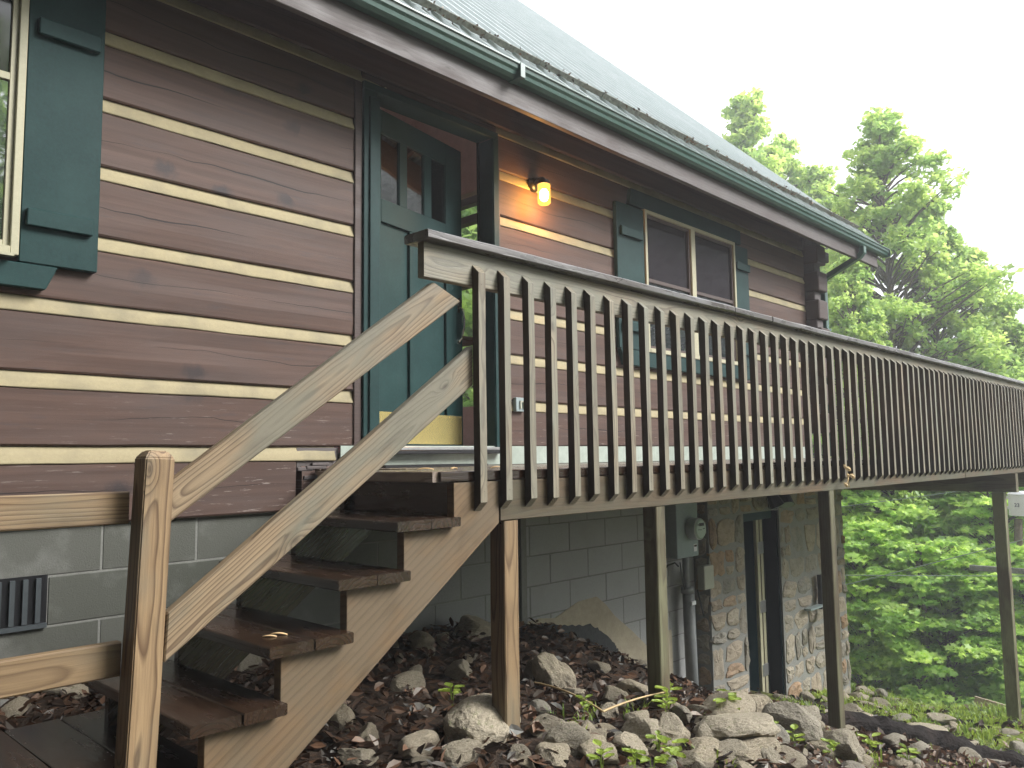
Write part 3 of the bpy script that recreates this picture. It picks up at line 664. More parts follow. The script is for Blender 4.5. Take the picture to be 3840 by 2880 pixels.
w2 = window(6.33, 8.09, 1.03, 2.415, 7.2)
w1 = window(-.55, 1.088, 1.035, 2.75, .27)
def shutter(x0, x1, z0, z1, par, cl, y=-.045):
    s = link('shutter', MB().box(x0, x1, y, -.004, z0, z1).mesh('shutter', bevel=.004), M['green'], par)
    for a, b, z in cl: MB().box(a, b, y - .032, y - .001, z - .043, z + .043).obj('cleat', M['green'], s, bevel=.005)
shutter(5.89, 6.325, 1.035, 2.40, w2, ((5.93, 6.27, 2.13), (5.93, 6.27, 1.24)))
shutter(8.095, 8.41, 1.035, 2.40, w2, ((8.10, 8.40, 2.16), (8.10, 8.40, 1.2)))
MB().prism([(6.10, 2.42), (8.25, 2.42), (8.25, 2.575), (6.13, 2.575)], 'Y', -.05, -.005).obj('window_head', M['green'], w2, bevel=.004)
MB().prism([(5.9, 1.03), (8.41, 1.03), (8.35, .885), (5.96, .885)], 'Y', -.05, -.005).obj('sill_board', M['green'], w2, bevel=.004)
shutter(1.092, 1.442, 1.01, 2.86, w1, ((1.11, 1.408, 1.228), (1.13, 1.415, 2.19)), y=-.05)
MB().prism([(-.6, 1.006), (1.262, 1.006), (1.212, .889), (-.55, .889)], 'Y', -.05, -.005).obj('sill_board', M['green'], w1, bevel=.004)
MB().box(.99, 1.06, -.10, -.062, 1.02, 1.034).obj('sill_edge', M['cream'], w1)

# ------------------------------------------------------------------ wall fixtures (things of their own)
lamp = thing('wall_lamp', 'lit amber jar lamp glowing on the log wall right of the front door', 'wall lamp', (4.80, 0, 2.28))
b = MB(); b.tube([(4.80, 0, 2.29), (4.80, -.035, 2.29)], [.062, .055], 20); b.tube([(4.80, -.03, 2.29), (4.79, -.075, 2.315), (4.775, -.13, 2.30), (4.772, -.145, 2.275)], [.022, .02, .024, .03], 12); b.obj('lamp_bracket', M['black'], lamp, smooth=True)
b = MB(); b.tube([(4.772, -.145, 2.285), (4.772, -.145, 2.25)], [.045, .06], 20); b.obj('lamp_cap', M['black'], lamp)
def emis(name, col, st, mixg=0):
    m = bpy.data.materials.new(name); m.use_nodes = True; n = m.node_tree.nodes; n.clear(); o = n.new('ShaderNodeOutputMaterial'); e = n.new('ShaderNodeEmission'); e.inputs[0].default_value = tuple(col) + (1,); e.inputs[1].default_value = st
    if mixg:
        g = n.new('ShaderNodeBsdfTransparent'); g.inputs[0].default_value = (1, .72, .35, 1); mx = n.new('ShaderNodeMixShader'); mx.inputs[0].default_value = mixg
        m.node_tree.links.new(e.outputs[0], mx.inputs[1]); m.node_tree.links.new(g.outputs[0], mx.inputs[2]); m.node_tree.links.new(mx.outputs[0], o.inputs[0])
    else: m.node_tree.links.new(e.outputs[0], o.inputs[0])
    return m
b = MB(); pts = []; rad = []
for i in range(13): pts.append((4.772, -.145, 2.249 - i * .0135)); rad.append(.050 + (.003 if (i % 2 and i < 7) else 0) - (.012 if i > 11 else 0) + (.003 if i > 6 else 0))
b.tube(pts, rad, 24); b.obj('lamp_shade', emis('amber_jar_glass', (1, .45, .08), .95, .5), lamp)
bm = bmesh.new(); bmesh.ops.create_uvsphere(bm, u_segments=12, v_segments=8, radius=.038); me = bpy.data.meshes.new('bulb'); bm.to_mesh(me); bm.free()
link('bulb', me, emis('lit_bulb', (1, .70, .34), 70), lamp, Matrix.Translation((4.772, -.145, 2.165)) @ Matrix.Diagonal((1, 1, 1.4, 1)))
ld = bpy.data.lights.new('lamp_glow', 'POINT'); ld.energy = 3.0; ld.color = (1, .42, .12); ld.shadow_soft_size = .05
lo = bpy.data.objects.new('lamp_glow', ld); COL.objects.link(lo); lo.parent = lamp; lo.matrix_parent_inverse = WM[lamp].inverted(); lo.location = (4.772, -.17, 2.06)

mt = thing('electric_meter', 'round glass electric meter on a tall grey box beside the stone pillar', 'electric meter', (6.77, -.08, -2.3))
MB().box(6.585, 6.965, -.14, .028, -.915, -.26).obj('meter_box', M['meter_grey'], mt, bevel=.006)
b = MB(); b.tube([(6.84, -.141, -.648), (6.84, -.235, -.648)], [.105, .103], 32); b.obj('meter_ring', M['steel'], mt)
def meter_glass():
    n = NT('meter_face', .12, .6); n.color((.48, .58, .5, 1)); return n.m
b = MB(); b.tube([(6.84, -.236, -.648), (6.84, -.252, -.648)], [.098, .085], 32); b.obj('meter_face', meter_glass(), mt)
b = MB(); b.box(6.80, 6.885, -.2545, -.2525, -.618, -.590); b.box(6.775, 6.787, -.2545, -.2525, -.612, -.598)
for x, z, w_ in ((6.785, -.655, .02), (6.82, -.657, .02), (6.865, -.65, .018), (6.89, -.648, .012)): b.box(x, x + w_, -.2545, -.2525, z, z + .007)
b.obj('meter_display', M['black'], mt)
b = MB(); b.box(6.875, 6.93, -.1425, -.1405, -.87, -.80); b.obj('sticker', M['white'], mt)
b = MB(); b.box(6.88, 6.925, -.1445, -.143, -.825, -.806); b.obj('sticker_print', M['brownwood'], mt)
b = MB(); b.tube([(6.80, -.09, -.915), (6.80, -.09, -1.2)], .032, 14); b.tube([(6.815, -.09, -1.2), (6.815, -.09, -1.26)], .062, 16); b.tube([(6.83, -.09, -1.22), (6.86, -.09, -2.5)], .058, 18)
b.obj('conduit', M['conduit'], mt, smooth=True)
b = MB(); b.box(6.79, 6.86, -.155, -.145, -1.365, -1.33); b.obj('conduit_tag', M['white'], mt)
b = MB(); b.box(6.92, 7.10, -.22, -.14, -1.235, -1.01); b.obj('junction_box', M['beigebox'], mt, bevel=.012, seg=2)
b = MB(); b.tube([(6.58, -.03, -2.4), (6.52, -.03, -1.6), (6.51, -.03, -1.05), (6.55, -.05, -.975), (6.66, -.06, -.96), (6.72, -.06, -1.0)], .008, 8); b.tube([(6.72, -.08, -.96), (6.725, -.1, -1.15), (6.76, -.1, -1.22)], .006, 8); b.tube([(6.95, -.12, -1.24), (7.02, -.14, -1.5)], .009, 8)
b.obj('cable', M['black'], mt)
ot = thing('wall_outlet', 'small grey weatherproof outlet box on the log wall right of the door', 'outlet', (4.58, 0, .47))
MB().box(4.525, 4.635, -.035, .0, .41, .52).obj('outlet_box', M['meter_grey'], ot, bevel=.004)
b = MB(); b.box(4.565, 4.58, -.045, -.036, .432, .495); b.box(4.60, 4.615, -.045, -.036, .432, .495); b.box(4.581, 4.599, -.044, -.036, .482, .494); b.obj('outlet_cover', M['beigebox'], ot)
fd = thing('flood_light', 'twin black flood lights on the stone above the basement door', 'flood light', (8.45, -.2, -.5))
for x, tl in ((8.28, -.25), (8.55, .35)):
    Mf = Matrix.Translation((x, -.3, -.44)) @ Matrix.Rotation(tl, 4, 'Y') @ Matrix.Rotation(R(-20), 4, 'X')
    b = MB(); b.tube([(0, 0, .09), (0, 0, -.07)], [.05, .085], 14); link('flood_head', b.mesh('flood_head'), M['black'], fd, Mf)
    b = MB(); b.tube([(0, 0, -.0705), (0, 0, -.076)], [.078, .07], 14); link('flood_lens', b.mesh('flood_lens'), M['meter_grey'], fd, Mf)
b = MB(); b.tube([(8.42, -.18, -.5), (8.42, -.25, -.5)], [.05, .05], 14); b.tube([(8.42, -.24, -.5), (8.32, -.28, -.46)], .014, 8); b.tube([(8.42, -.24, -.5), (8.5, -.28, -.46)], .014, 8); b.obj('flood_mount', M['black'], fd)
bk = thing('wall_bracket', 'black metal bracket with a small shelf on the stone pillar right of the basement door', 'bracket', (9.45, -.2, -1.7))
MB().box(9.52, 9.62, -.24, -.19, -1.78, -1.38).obj('bracket_plate', M['black'], bk, bevel=.005)
board('bracket_arm', (9.58, -.24, -1.78), (9.30, -.36, -1.98), .03, .07, (0, 0, 1), M['black'], bk, seg=0)
MB().box(9.14, 9.53, -.27, -.19, -1.74, -1.72).obj('bracket_shelf', M['meter_grey'], bk)
def crv(a, b, m_, n=10):
    a, b, m_ = Vector(a), Vector(b), Vector(m_); return [a * (1 - t) ** 2 + m_ * 2 * t * (1 - t) + b * t * t for t in [i / n for i in range(n + 1)]]
# ------------------------------------------------------------------ deck
dk = thing('raised_deck', 'raised wooden deck with a long baluster railing along the cabin wall', 'deck', (2.5, -1.9, -1.1))
XE = 13.3
y = -1.875; i = 0
while y < -.03:
    wdt = .138; y1 = min(y + wdt, -.016)
    MB_ = board('deck_board', (2.155 if y < -1.2 else 2.74, (y + y1) / 2, -.019), (XE, (y + y1) / 2, -.019), .036, y1 - y - .004, (0, 1, 0), M['floor'], dk, seg=.4, jit=.0008)
    y = y1; 
board('edge_board', (2.10, -1.895, -.022), (XE, -1.895, -.022), .040, .042, (0, 1, 0), M['tread'], dk, seg=.4)
board('landing_nosing', (2.12, -1.90, -.022), (2.12, -1.09, -.022), .042, .10, (1, 0, 0), M['floor'], dk, seg=.3)
board('rim_board', (2.435, k + .02, -.13), (5.05, k + .02, -.13), .04, .17, (0, 0, 1), M['rim'], dk, seg=.2)
board('rim_board', (5.055, k + .022, -.132), (9.3, k + .022, -.132), .04, .17, (0, 0, 1), M['rim'], dk, seg=.3)
board('rim_board', (9.305, k + .02, -.13), (XE, k + .02, -.13), .04, .17, (0, 0, 1), M['rim'], dk, seg=.4)
board('end_rim', (2.22, -1.86, -.13), (2.22, -1.12, -.13), .04, .175, (0, 0, 1), M['tread'], dk, seg=.3)
board('end_rim', (2.77, -1.05, -.13), (2.77, -.05, -.13), .04, .175, (0, 0, 1), M['tread'], dk, seg=.3)
board('end_rim', (2.24, -1.10, -.13), (2.79, -1.10, -.13), .04, .175, (0, 0, 1), M['tread'], dk, seg=.3)
board('end_rim', (XE, -1.86, -.13), (XE, 1.0, -.13), .04, .175, (0, 0, 1), M['rim'], dk, seg=.3)
for x in np.arange(2.9, XE, .62): board('joist', (x, -1.86, -.135), (x, -.02, -.135), .04, .165, (0, 0, 1), M['rim'], dk, seg=0)
board('beam', (11.30, -1.955, -.33), (11.30, 2.5, -.33), .12, .225, (0, 0, 1), M['postd'], dk, seg=.5)
board('beam', (13.1, -1.8, -.33), (13.1, 2.5, -.33), .12, .225, (0, 0, 1), M['postd'], dk, seg=.5)
for (px, py, zt_, mat, pw) in ((2.501, -1.865, -.218, 'pine', .088), (3.643, -1.866, -.218, 'postd', .086), (5.877, -1.866, -.218, 'postd', .088), (11.27, -1.76, -.445, 'postd', .13), (13.1, -1.76, -.445, 'postd', .13)):
    zb_ = gz(px, py) - .25
    board('post', (px, py, zb_), (px, py, zt_), pw, pw, (1, 0, 0), M[mat], dk, bevel=.005, seg=.3, jit=.002)
board('beam_bracket', (2.452, -1.845, -.23), (2.452, -1.845, -.06), .09, .04, (1, 0, 0), M['tread'], dk, seg=0)
# railing
board('rail_board', (2.02, k + .02, .838), (5.2, k + .02, .838), .038, .145, (0, 0, 1), M['weathered'], dk, seg=.2)
board('rail_board', (5.205, k + .021, .837), (9.4, k + .021, .837), .038, .143, (0, 0, 1), M['weathered'], dk, seg=.3)
board('rail_board', (9.405, k + .02, .838), (XE, k + .02, .838), .038, .145, (0, 0, 1), M['weathered'], dk, seg=.4)
cx_ = [2.0, 4.45, 4.95, 7.65, 10.4, XE + .05]
for a, b in zip(cx_[:-1], cx_[1:]):
    dz = random.uniform(-.002, .002)
    board('rail_cap', (a + .003, -1.885, .931 + dz), (b - .003, -1.885, .931 + random.uniform(-.002, .003)), .038, .15, (0, 1, 0), M['cap'], dk, seg=.12, jit=.002, bevel=.006)
def bal_mesh(v):
    h = .019; c = .036; z0, z1 = -.166, .856; L = z1 - z0; n = 9; vs = []
    sx = v * 17.3
    for i in range(n + 1):
        t = i / n
        for (yy, zz) in ((-h, -h), (h, -h), (h, h), (-h, h)):
            x = t * L if yy < 0 else c + t * (L - 2 * c)
            w_ = mnoise.noise(Vector((t * 2 + sx, yy * 9, zz * 9))) * .0022
            vs.append((x, yy + w_, zz + mnoise.noise(Vector((t * 2.4 + sx, 3, zz * 30))) * .002))
    fs = [(i * 4 + q, i * 4 + (q + 1) % 4, (i + 1) * 4 + (q + 1) % 4, (i + 1) * 4 + q) for i in range(n) for q in range(4)] + [(0, 1, 2, 3), tuple(n * 4 + q for q in range(4))[::-1]]
    mb = MB().add(vs, fs)
    mb.tube([(c + .045, h + .0004, .003), (c + .045, h + .0012, .003)], .0035, 6, 0); mb.tube([(L - c - .05, h + .0004, -.002), (L - c - .05, h + .0012, -.002)], .0035, 6, 0)
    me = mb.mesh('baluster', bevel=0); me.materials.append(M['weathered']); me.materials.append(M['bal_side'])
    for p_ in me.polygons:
        if abs(p_.normal.z) > .7: p_.material_index = 1      # flanks take a darker brown with their side shade painted in
    return me
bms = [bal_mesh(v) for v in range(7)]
x = 2.300; nb = 0
while x < XE - .05:
    dxx = random.uniform(-.004, .004) if nb > 1 else 0
    Mx = Matrix(((0, 0, 1), (0, -1, 0), (1, 0, 0))).to_4x4(); Mx.translation = (x + dxx, k - .0195, -.166 + (random.uniform(-.004, .004) if nb else 0))
    Mx = Mx @ Matrix.Rotation(random.uniform(-.004, .004), 4, 'Y')
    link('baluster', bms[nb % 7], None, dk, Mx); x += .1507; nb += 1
for q in range(12):
    Mx = Matrix(((0, 1, 0), (0, 0, 1), (1, 0, 0))).to_4x4(); Mx.translation = (XE + .045, -1.75 + q * .15, -.166)
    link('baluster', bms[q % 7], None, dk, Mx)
board('rail_board', (XE + .01, -1.86, .838), (XE + .01, .2, .838), .038, .145, (0, 0, 1), M['weathered'], dk, seg=.4)
board('rail_cap', (XE, -1.8, .932), (XE, .2, .932), .038, .15, (1, 0, 0), M['cap'], dk, seg=.3)

# ------------------------------------------------------------------ stairs
stp = thing('wooden_stairs', 'open wooden stairs with two diagonal handrails climbing to the deck', 'stairs', (1.6, -1.5, -1.0))
SX = [2.17, 1.917, 1.664, 1.41, 1.157]     # riser lines, top to bottom
sp = [(2.425, -.048), (2.425, -.222)]
sp += [(1.977, -.545), (1.437, -.945), (1.22, -1.12), (1.10, -1.12), (1.157, -.945)]
poly = sp[:]; zz = -.945
lad = [(1.157, -.768), (1.41, -.768), (1.41, -.585), (1.664, -.585), (1.664, -.403), (1.917, -.403), (1.917, -.223), (2.17, -.223), (2.17, -.048)]
poly += lad
def stringer(y0, y1, mat):
    # local frame: X along the slope so the grain follows the board
    A = Vector((1.10, y0, -1.12)); an = math.atan2(.898, 1.325)
    Mr = Matrix.Translation(A) @ Matrix.Rotation(-an, 4, 'Y'); inv = Mr.inverted()
    P = [inv @ Vector((px, y0, pz)) for px, pz in poly]; Q = [inv @ Vector((px, y1, pz)) for px, pz in poly]
    n = len(P); me = mesh('stringer', P + Q, [(i, (i + 1) % n, n + (i + 1) % n, n + i) for i in range(n)] + [tuple(range(n))[::-1], tuple(range(n, 2 * n))])
    bm = bmesh.new(); bm.from_mesh(me); bmesh.ops.recalc_face_normals(bm, faces=bm.faces); bmesh.ops.bevel(bm, geom=bm.edges[:], offset=.002, segments=1, affect='EDGES'); bm.to_mesh(me); bm.free()
    link('stringer', me, mat, stp, Mr)
stringer(k, k + .042, M['string']); stringer(-1.16, -1.12, M['tread'])
for i, zt_ in enumerate((-.18, -.36, -.54, -.72)):
    xr = SX[i]; xl = SX[i + 1] - .062; mid = (xl + xr) / 2 + .005
    for a, b in ((xl, mid - .002), (mid + .002, xr - .001)):
        board('tread', ((a + b) / 2, -1.955 + random.uniform(-.003, .003), zt_ - .019), ((a + b) / 2, -1.09 + random.uniform(-.008, .008), zt_ - .019 + random.uniform(-.001, .001)), .037, b - a, (1, 0, 0), M['tread'], stp, seg=.12, jit=.0015, bevel=.004)
def rail(x0, z0, x1, z1, wv, y0, mat, cut=None):
    A = Vector((x0, y0, z0)); B = Vector((x1, y0, z1)); board('handrail', A, B, .038, wv, (0, 0, 1), mat, stp, seg=.15, jit=.0018, bevel=.004)
# handrails: ends are cut plumb at the bottom
def handrail(topA, topB, botA, botB, mat, yb=k + .002):
    A = Vector((botA[0], yb, botA[1])); an = math.atan2(topB[1] - topA[1], topB[0] - topA[0])
    Mr = Matrix.Translation(A) @ Matrix.Rotation(-an, 4, 'Y'); inv = Mr.inverted(); n = 14
    f = []; 
    for yv in (yb, yb + .04):
        row = []
        for i in range(n + 1):
            t = i / n
            for (a, b) in ((botA, botB), (topA, topB)):
                row.append(inv @ Vector((a[0] + (b[0] - a[0]) * t, yv + mnoise.noise(Vector((t * 3, a[1], 2))) * .003, a[1] + (b[1] - a[1]) * t + mnoise.noise(Vector((t * 2.5, a[1] * 3, 5))) * .004)))
        f.append(row)
    m_ = 2 * (n + 1); vs = f[0] + f[1]; fs = []
    for i in range(n):
        a, b, c, d_ = 2 * i, 2 * i + 1, 2 * i + 3, 2 * i + 2
        fs += [(a, b, c, d_), (m_ + a, m_ + d_, m_ + c, m_ + b), (b, m_ + b, m_ + c, c), (a, d_, m_ + d_, m_ + a)]
    fs += [(0, m_, m_ + 1, 1), (2 * n, 2 * n + 1, m_ + 2 * n + 1, m_ + 2 * n)]
    me = mesh('handrail', vs, fs); bm = bmesh.new(); bm.from_mesh(me); bmesh.ops.recalc_face_normals(bm, faces=bm.faces)
    ed = [e for e in bm.edges if len(e.link_faces) == 2 and e.calc_face_angle(0) > .5]; bmesh.ops.bevel(bm, geom=ed, offset=.004, segments=1, affect='EDGES'); bm.to_mesh(me); bm.free()
    link('handrail', me, mat, stp, Mr)
handrail((1.04, -.011), (2.083, .757), (1.04, -.131), (2.228, .757 - .06), M['pine_rail'], yb=k + .012)
handrail((1.04, -.394), (2.285, .515), (1.032, -.537), (2.285, .351), M['pine_rail'])

# ------------------------------------------------------------------ walkway and its railing
wk = thing('walkway_platform', 'wet brown plank walkway at the foot of the stairs', 'walkway', (.3, -1.4, -.95))
x = 1.25; q = 0
while x > -1.6:
    wv = .178; gap = .016 if q == 2 else .004
    board('plank', (x - wv / 2, -1.86, -.922), (x - wv / 2, -.92 + random.uniform(-.01, .01), -.922), .04, wv, (1, 0, 0), M['tread'], wk, seg=.15, jit=.0015, bevel=.004); x -= wv + gap; q += 1
board('walkway_joist', (-1.6, -1.78, -1.02), (1.2, -1.78, -1.02), .04, .14, (0, 0, 1), M['tread'], wk, seg=0)
board('walkway_joist', (-1.6, -1.0, -1.02), (1.2, -1.0, -1.02), .04, .14, (0, 0, 1), M['tread'], wk, seg=0)
rl = thing('walkway_railing', 'golden pine post with a pyramid top and two level rails at the lower left', 'railing', (.99, -1.87, -1.1))
def post_mesh(L, w_):
    n = 10; vs = []
    for i in range(n + 1):
        for (a, b) in ((-1, -1), (1, -1), (1, 1), (-1, 1)):
            vs.append((L * i / n, a * w_ / 2 + mnoise.noise(Vector((i * .4, a, b))) * .0015, b * w_ / 2 + mnoise.noise(Vector((i * .3, a + 5, b))) * .0015))
    for (a, b) in ((-1, -1), (1, -1), (1, 1), (-1, 1)): vs.append((L + .022, a * w_ * .3, b * w_ * .3))
    fs = [(i * 4 + q, i * 4 + (q + 1) % 4, (i + 1) * 4 + (q + 1) % 4, (i + 1) * 4 + q) for i in range(n + 1) for q in range(4)] + [(0, 1, 2, 3), tuple((n + 1) * 4 + q for q in range(4))]
    me = mesh('post', vs, fs); bm = bmesh.new(); bm.from_mesh(me); bmesh.ops.recalc_face_normals(bm, faces=bm.faces)
    ed = [e for e in bm.edges if e.calc_face_angle(0) > .5]; bmesh.ops.bevel(bm, geom=ed, offset=.004, segments=2, affect='EDGES'); bm.to_mesh(me); bm.free(); return me
Mf, L = frame((.958, -1.868, -1.3), (1.007, -1.868, .062), (1, 0, 0)); link('post', post_mesh(L, .086), M['pine'], rl, Mf)
board('rail', (-1.8, -1.80, -.075), (.955, -1.80, -.084), .038, .094, (0, 0, 1), M['pine'], rl, seg=.15, bevel=.004)
board('rail', (-1.8, -1.80, -.505), (.945, -1.80, -.522), .038, .098, (0, 0, 1), M['pine'], rl, seg=.15, bevel=.004)

cl = MB(); rq = random.Random(4)
for q in range(6):
    c0 = Vector((6.02 + rq.uniform(-.05, .09), -1.965 - rq.uniform(0, .02), -.05 - q * .028 + rq.uniform(-.01, .02))); s_ = rq.uniform(.022, .04); an = rq.uniform(-1, 1.5)
    u_ = Vector((math.cos(an), -.2, math.sin(an))).normalized(); v2 = Vector((-math.sin(an), -.35, math.cos(an))).normalized()
    cl.add([c0 - u_ * s_, c0 - u_ * s_ * .3 + v2 * s_ * .5, c0 + u_ * s_ * .4 + v2 * s_ * .4, c0 + u_ * s_, c0 + u_ * s_ * .3 - v2 * s_ * .45, c0 - u_ * s_ * .3 - v2 * s_ * .4, c0 + Vector((0, -.008, 0))], [(0, 6, 2, 1), (6, 3, 2), (0, 5, 4, 6), (6, 4, 3)], .9)
cl.tube(crv((6.03, -1.96, -.03), (6.05, -1.975, -.2), (6.0, -1.98, -.1)), .003, 5, .9)
tag(link('dead_leaf_sprig', cl.mesh('dead_leaf_sprig', fixn=False), M['stalk']), 'tan curled dead leaves snagged on the rim above the third deck post', 'dead leaves')
# mat and scraps
mb = MB()
for i in range(19):
    for j in range(8):
        if (i + j) % 2 == 0: mb.box(2.94 + i * .044, 2.94 + i * .044 + .045, -.46 + j * .045, -.46 + j * .045 + .046, .002, .013)
mb.box(2.93, 3.78, -.475, -.458, .001, .015); mb.box(2.93, 3.78, -.10, -.083, .001, .015); mb.box(2.93, 2.945, -.457, -.101, .001, .015); mb.box(3.765, 3.78, -.457, -.101, .001, .015)
for i in range(8): mb.box(2.95 + i * .1, 2.965 + i * .1, -.457, -.101, .0125, .0145)
tag(mb.obj('door_mat', M['black']), 'black rubber grid mat on the deck at the front door', 'door mat')
def chip(name, loc, rot, s, lab, cat='wood chip'):
    vs = []; n = 7
    for i in range(n):
        t = i / (n - 1); wv = .5 * math.sin(math.pi * (t * .9 + .05)) + .08; cv = .5 * math.sin(math.pi * t)
        for q in (-1, 0, 1): vs.append(((t - .5) * 2 * s, q * wv * s * .5, s * (.12 + cv * .35 - abs(q) * .06)))
        for q in (1, -1): vs.append(((t - .5) * 2 * s, q * wv * s * .45, s * (.02 + cv * .25)))
    fs = [(i * 5 + q, i * 5 + (q + 1) % 5, (i + 1) * 5 + (q + 1) % 5, (i + 1) * 5 + q) for i in range(n - 1) for q in range(5)] + [(0, 1, 2, 3, 4), tuple((n - 1) * 5 + q for q in range(5))]
    o = link(name, MB().add(vs, fs).mesh(name, smooth=True), M['shell'], None, Matrix.Translation(loc) @ Matrix.Rotation(rot, 4, 'Z')); return tag(o, lab, cat)
chip('bread_crust', (1.468, -1.80, -.540), -.9, .030, 'larger pale orange crust scrap on the third step down')
chip('bread_crust', (1.43, -1.805, -.540), -.75, .024, 'smaller pale yellow crust scrap beside the larger one on the third step down')
chip('bread_crust', (2.50, -1.55, 0), .5, .04, 'curled orange crust scrap on the deck edge above the stairs')
chip('bread_crust', (2.33, -1.55, 0), -.6, .038, 'flat pale crust scrap on the deck edge left of the curled one')
chip('bread_crust', (2.83, -1.5, 0), -.3, .035, 'pointed orange crust scrap on the deck behind the first balusters')
for o in list(COL.objects):
    if o.name.startswith('bread_crust'): o['category'] = 'food scrap'

# ------------------------------------------------------------------ rocks
ROCKS = [(2.41, -1.7, 0.32, 0.22), (3.16, -0.86, 0.18, 0.1), (3.25, -0.4, 0.16, 0.12), (3.78, -0.3, 0.26, 0.15), (3.5, -0.32, 0.12, 0.09), (3.6, -1.18, 0.19, 0.19), (3.58, -1.03, 0.12, 0.15), (4.46, -0.84, 0.17, 0.07), (3.47, -1.43, 0.12, 0.07), (3.0, -1.6, 0.09, 0.07), (2.63, -1.99, 0.14, 0.06), (2.53, -2.18, 0.13, 0.1), (2.43, -2.19, 0.13, 0.07), (2.61, -2.24, 0.13, 0.07), (2.13, -1.74, 0.15, 0.09), (2.17, -1.94, 0.17, 0.09), (2.08, -1.46, 0.11, 0.08), (1.87, -1.67, 0.15, 0.07), (2.07, -1.83, 0.08, 0.03), (2.12, -1.19, 0.15, 0.13), (2.74, -0.91, 0.16, 0.11), (3.37, -0.69, 0.08, 0.06), (3.69, -1.68, 0.14, 0.09), (3.54, -1.65, 0.11, 0.08), (3.28, -1.8, 0.1, 0.08), (3.1, -2.12, 0.15, 0.12), (2.78, -2.09, 0.11, 0.06), (2.65, -2.28, 0.11, 0.07), (3.23, -2.2, 0.12, 0.12), (3.51, -2.09, 0.1, 0.07), (3.33, -1.96, 0.1, 0.07), (3.25, -0.48, 0.09, 0.06), (3.13, -0.3, 0.06, 0.06), (3.01, -0.5, 0.06, 0.05), (2.95, -0.72, 0.08, 0.06), (4.75, -1.81, 0.25, 0.15), (3.78, -2.19, 0.27, 0.11), (3.66, -2.1, 0.1, 0.05), (3.57, -2.37, 0.3, 0.12), (3.42, -2.28, 0.11, 0.07), (4.91, -2.05, 0.27, 0.09), (4.56, -2.17, 0.27, 0.17), (3.35, -2.43, 0.14, 0.09), (3.26, -2.36, 0.19, 0.07), (3.49, -2.48, 0.23, 0.08), (3.63, -2.55, 0.2, 0.05), (4.59, -2.44, 0.21, 0.14), (4.5, -2.35, 0.11, 0.06), (3.22, -2.19, 0.14, 0.11), (10.54, -0.34, 0.32, 0.17), (9.12, -0.88, 0.36, 0.11), (10.58, -0.68, 0.35, 0.08), (10.35, -0.82, 0.28, 0.1), (7.86, -1.23, 0.16, 0.1), (8.95, -1.25, 0.35, 0.12), (9.26, -1.56, 0.35, 0.17), (9.05, -1.71, 0.19, 0.12), (7.33, -1.79, 0.19, 0.09), (7.49, -1.96, 0.34, 0.1), (9.17, -1.92, 0.2, 0.08), (9.32, -2.18, 0.2, 0.08), (7.45, -1.46, 0.33, 0.07), (4.76, -2.35, 0.16, 0.06), (3.88, -2.34, 0.08, 0.04), (1.06, -0.35, 0.13, 0.09), (1.3, -0.23, 0.25, 0.07), (2.04, -0.24, 0.1, 0.06), (2.12, -0.36, 0.17, 0.11), (2.28, -0.21, 0.14, 0.07)]
def rock_mesh(seed, sub=3, lo=.55, npl=9):
    rnd = random.Random(seed); bm = bmesh.new(); bmesh.ops.create_icosphere(bm, subdivisions=sub, radius=1)
    pl = []
    for q in range(npl):
        n = Vector((rnd.gauss(0, 1), rnd.gauss(0, 1), rnd.gauss(0, 1))).normalized(); pl.append((n, rnd.uniform(lo, .95)))
    so_ = rnd.random() * 99
    for v in bm.verts:
        d = v.co.normalized(); r_ = 1.05
        for n, dd in pl:
            c_ = d.dot(n)
            if c_ > .05: r_ = min(r_, dd / c_)
        r_ *= 1 + .07 * mnoise.noise(d * 2.4 + Vector((so_, 0, 0))) + .035 * mnoise.noise(d * 7 + Vector((so_, 0, 0))) + .016 * mnoise.noise(d * 17 + Vector((so_, 3, 0)))
        v.co = d * r_
    me = bpy.data.meshes.new('rock'); bm.to_mesh(me); bm.free(); me.materials.append(M['rock'])
    return me
rms = [rock_mesh(s, 4) for s in range(12)]; boulder_me = rock_mesh(77, 5, .86, 16)
hero = {0: 'large rounded mossy boulder at the foot of the first deck post', 5: 'knobbly tan rock on the leaf bank between the first two deck posts', 15: 'pale pointed rock in front of the large mossy boulder', 35: 'smooth tan boulder at the left of the basement door sill',
        36: 'long low slab rock left of the smooth boulder by the basement door', 38: 'long tan slab lying in front of the basement door boulders', 41: 'blocky brown boulder leaning before the right stone pillar', 40: 'flat topped boulder tight against the right stone pillar',
        46: 'white slanted slab at the base of the third deck post', 49: 'dark overhanging ledge rock beside the cabin corner', 55: 'large pale faceted rock on the grassy bank', 64: 'grey white rock by the walkway at the far left', 65: 'long flat pale rock beside the walkway planks below the crawlspace vent', 3: 'broad grey rock against the block wall at the top of the leaf bank'}
PLAIN = []
SHARE = 'angular grey tan limestone rock lying loose among the leaves and soil of the slope'
def put_rock(i, x, y, w_, h_, lab, name='rock', sink=.22, flat=None):
    me = rms[random.randrange(12)] if i != 0 else boulder_me
    if i == 0: w_, h_, x, y, sink = .36, .20, x - .03, y - .13, .36
    z = gz(x, y) + h_ * (.5 - sink)
    dz = flat if flat else random.uniform(.7, 1.0)
    Mx = Matrix.Translation((x + .35 * w_ * .5, y + .35 * w_ * .5, z)) @ Matrix.Rotation(random.uniform(0, 6.28), 4, 'Z') @ Matrix.Rotation(random.uniform(-.3, .3), 4, 'X') @ Matrix.Diagonal((w_ * .60, w_ * .52 * dz, h_ * .62, 1))
    o = link(name, me, None, None, Mx); tag(o, lab, 'rock', 'rocks on the slope under and beside the deck')
    if lab == SHARE: PLAIN.append((o, x, y, w_))
    return o
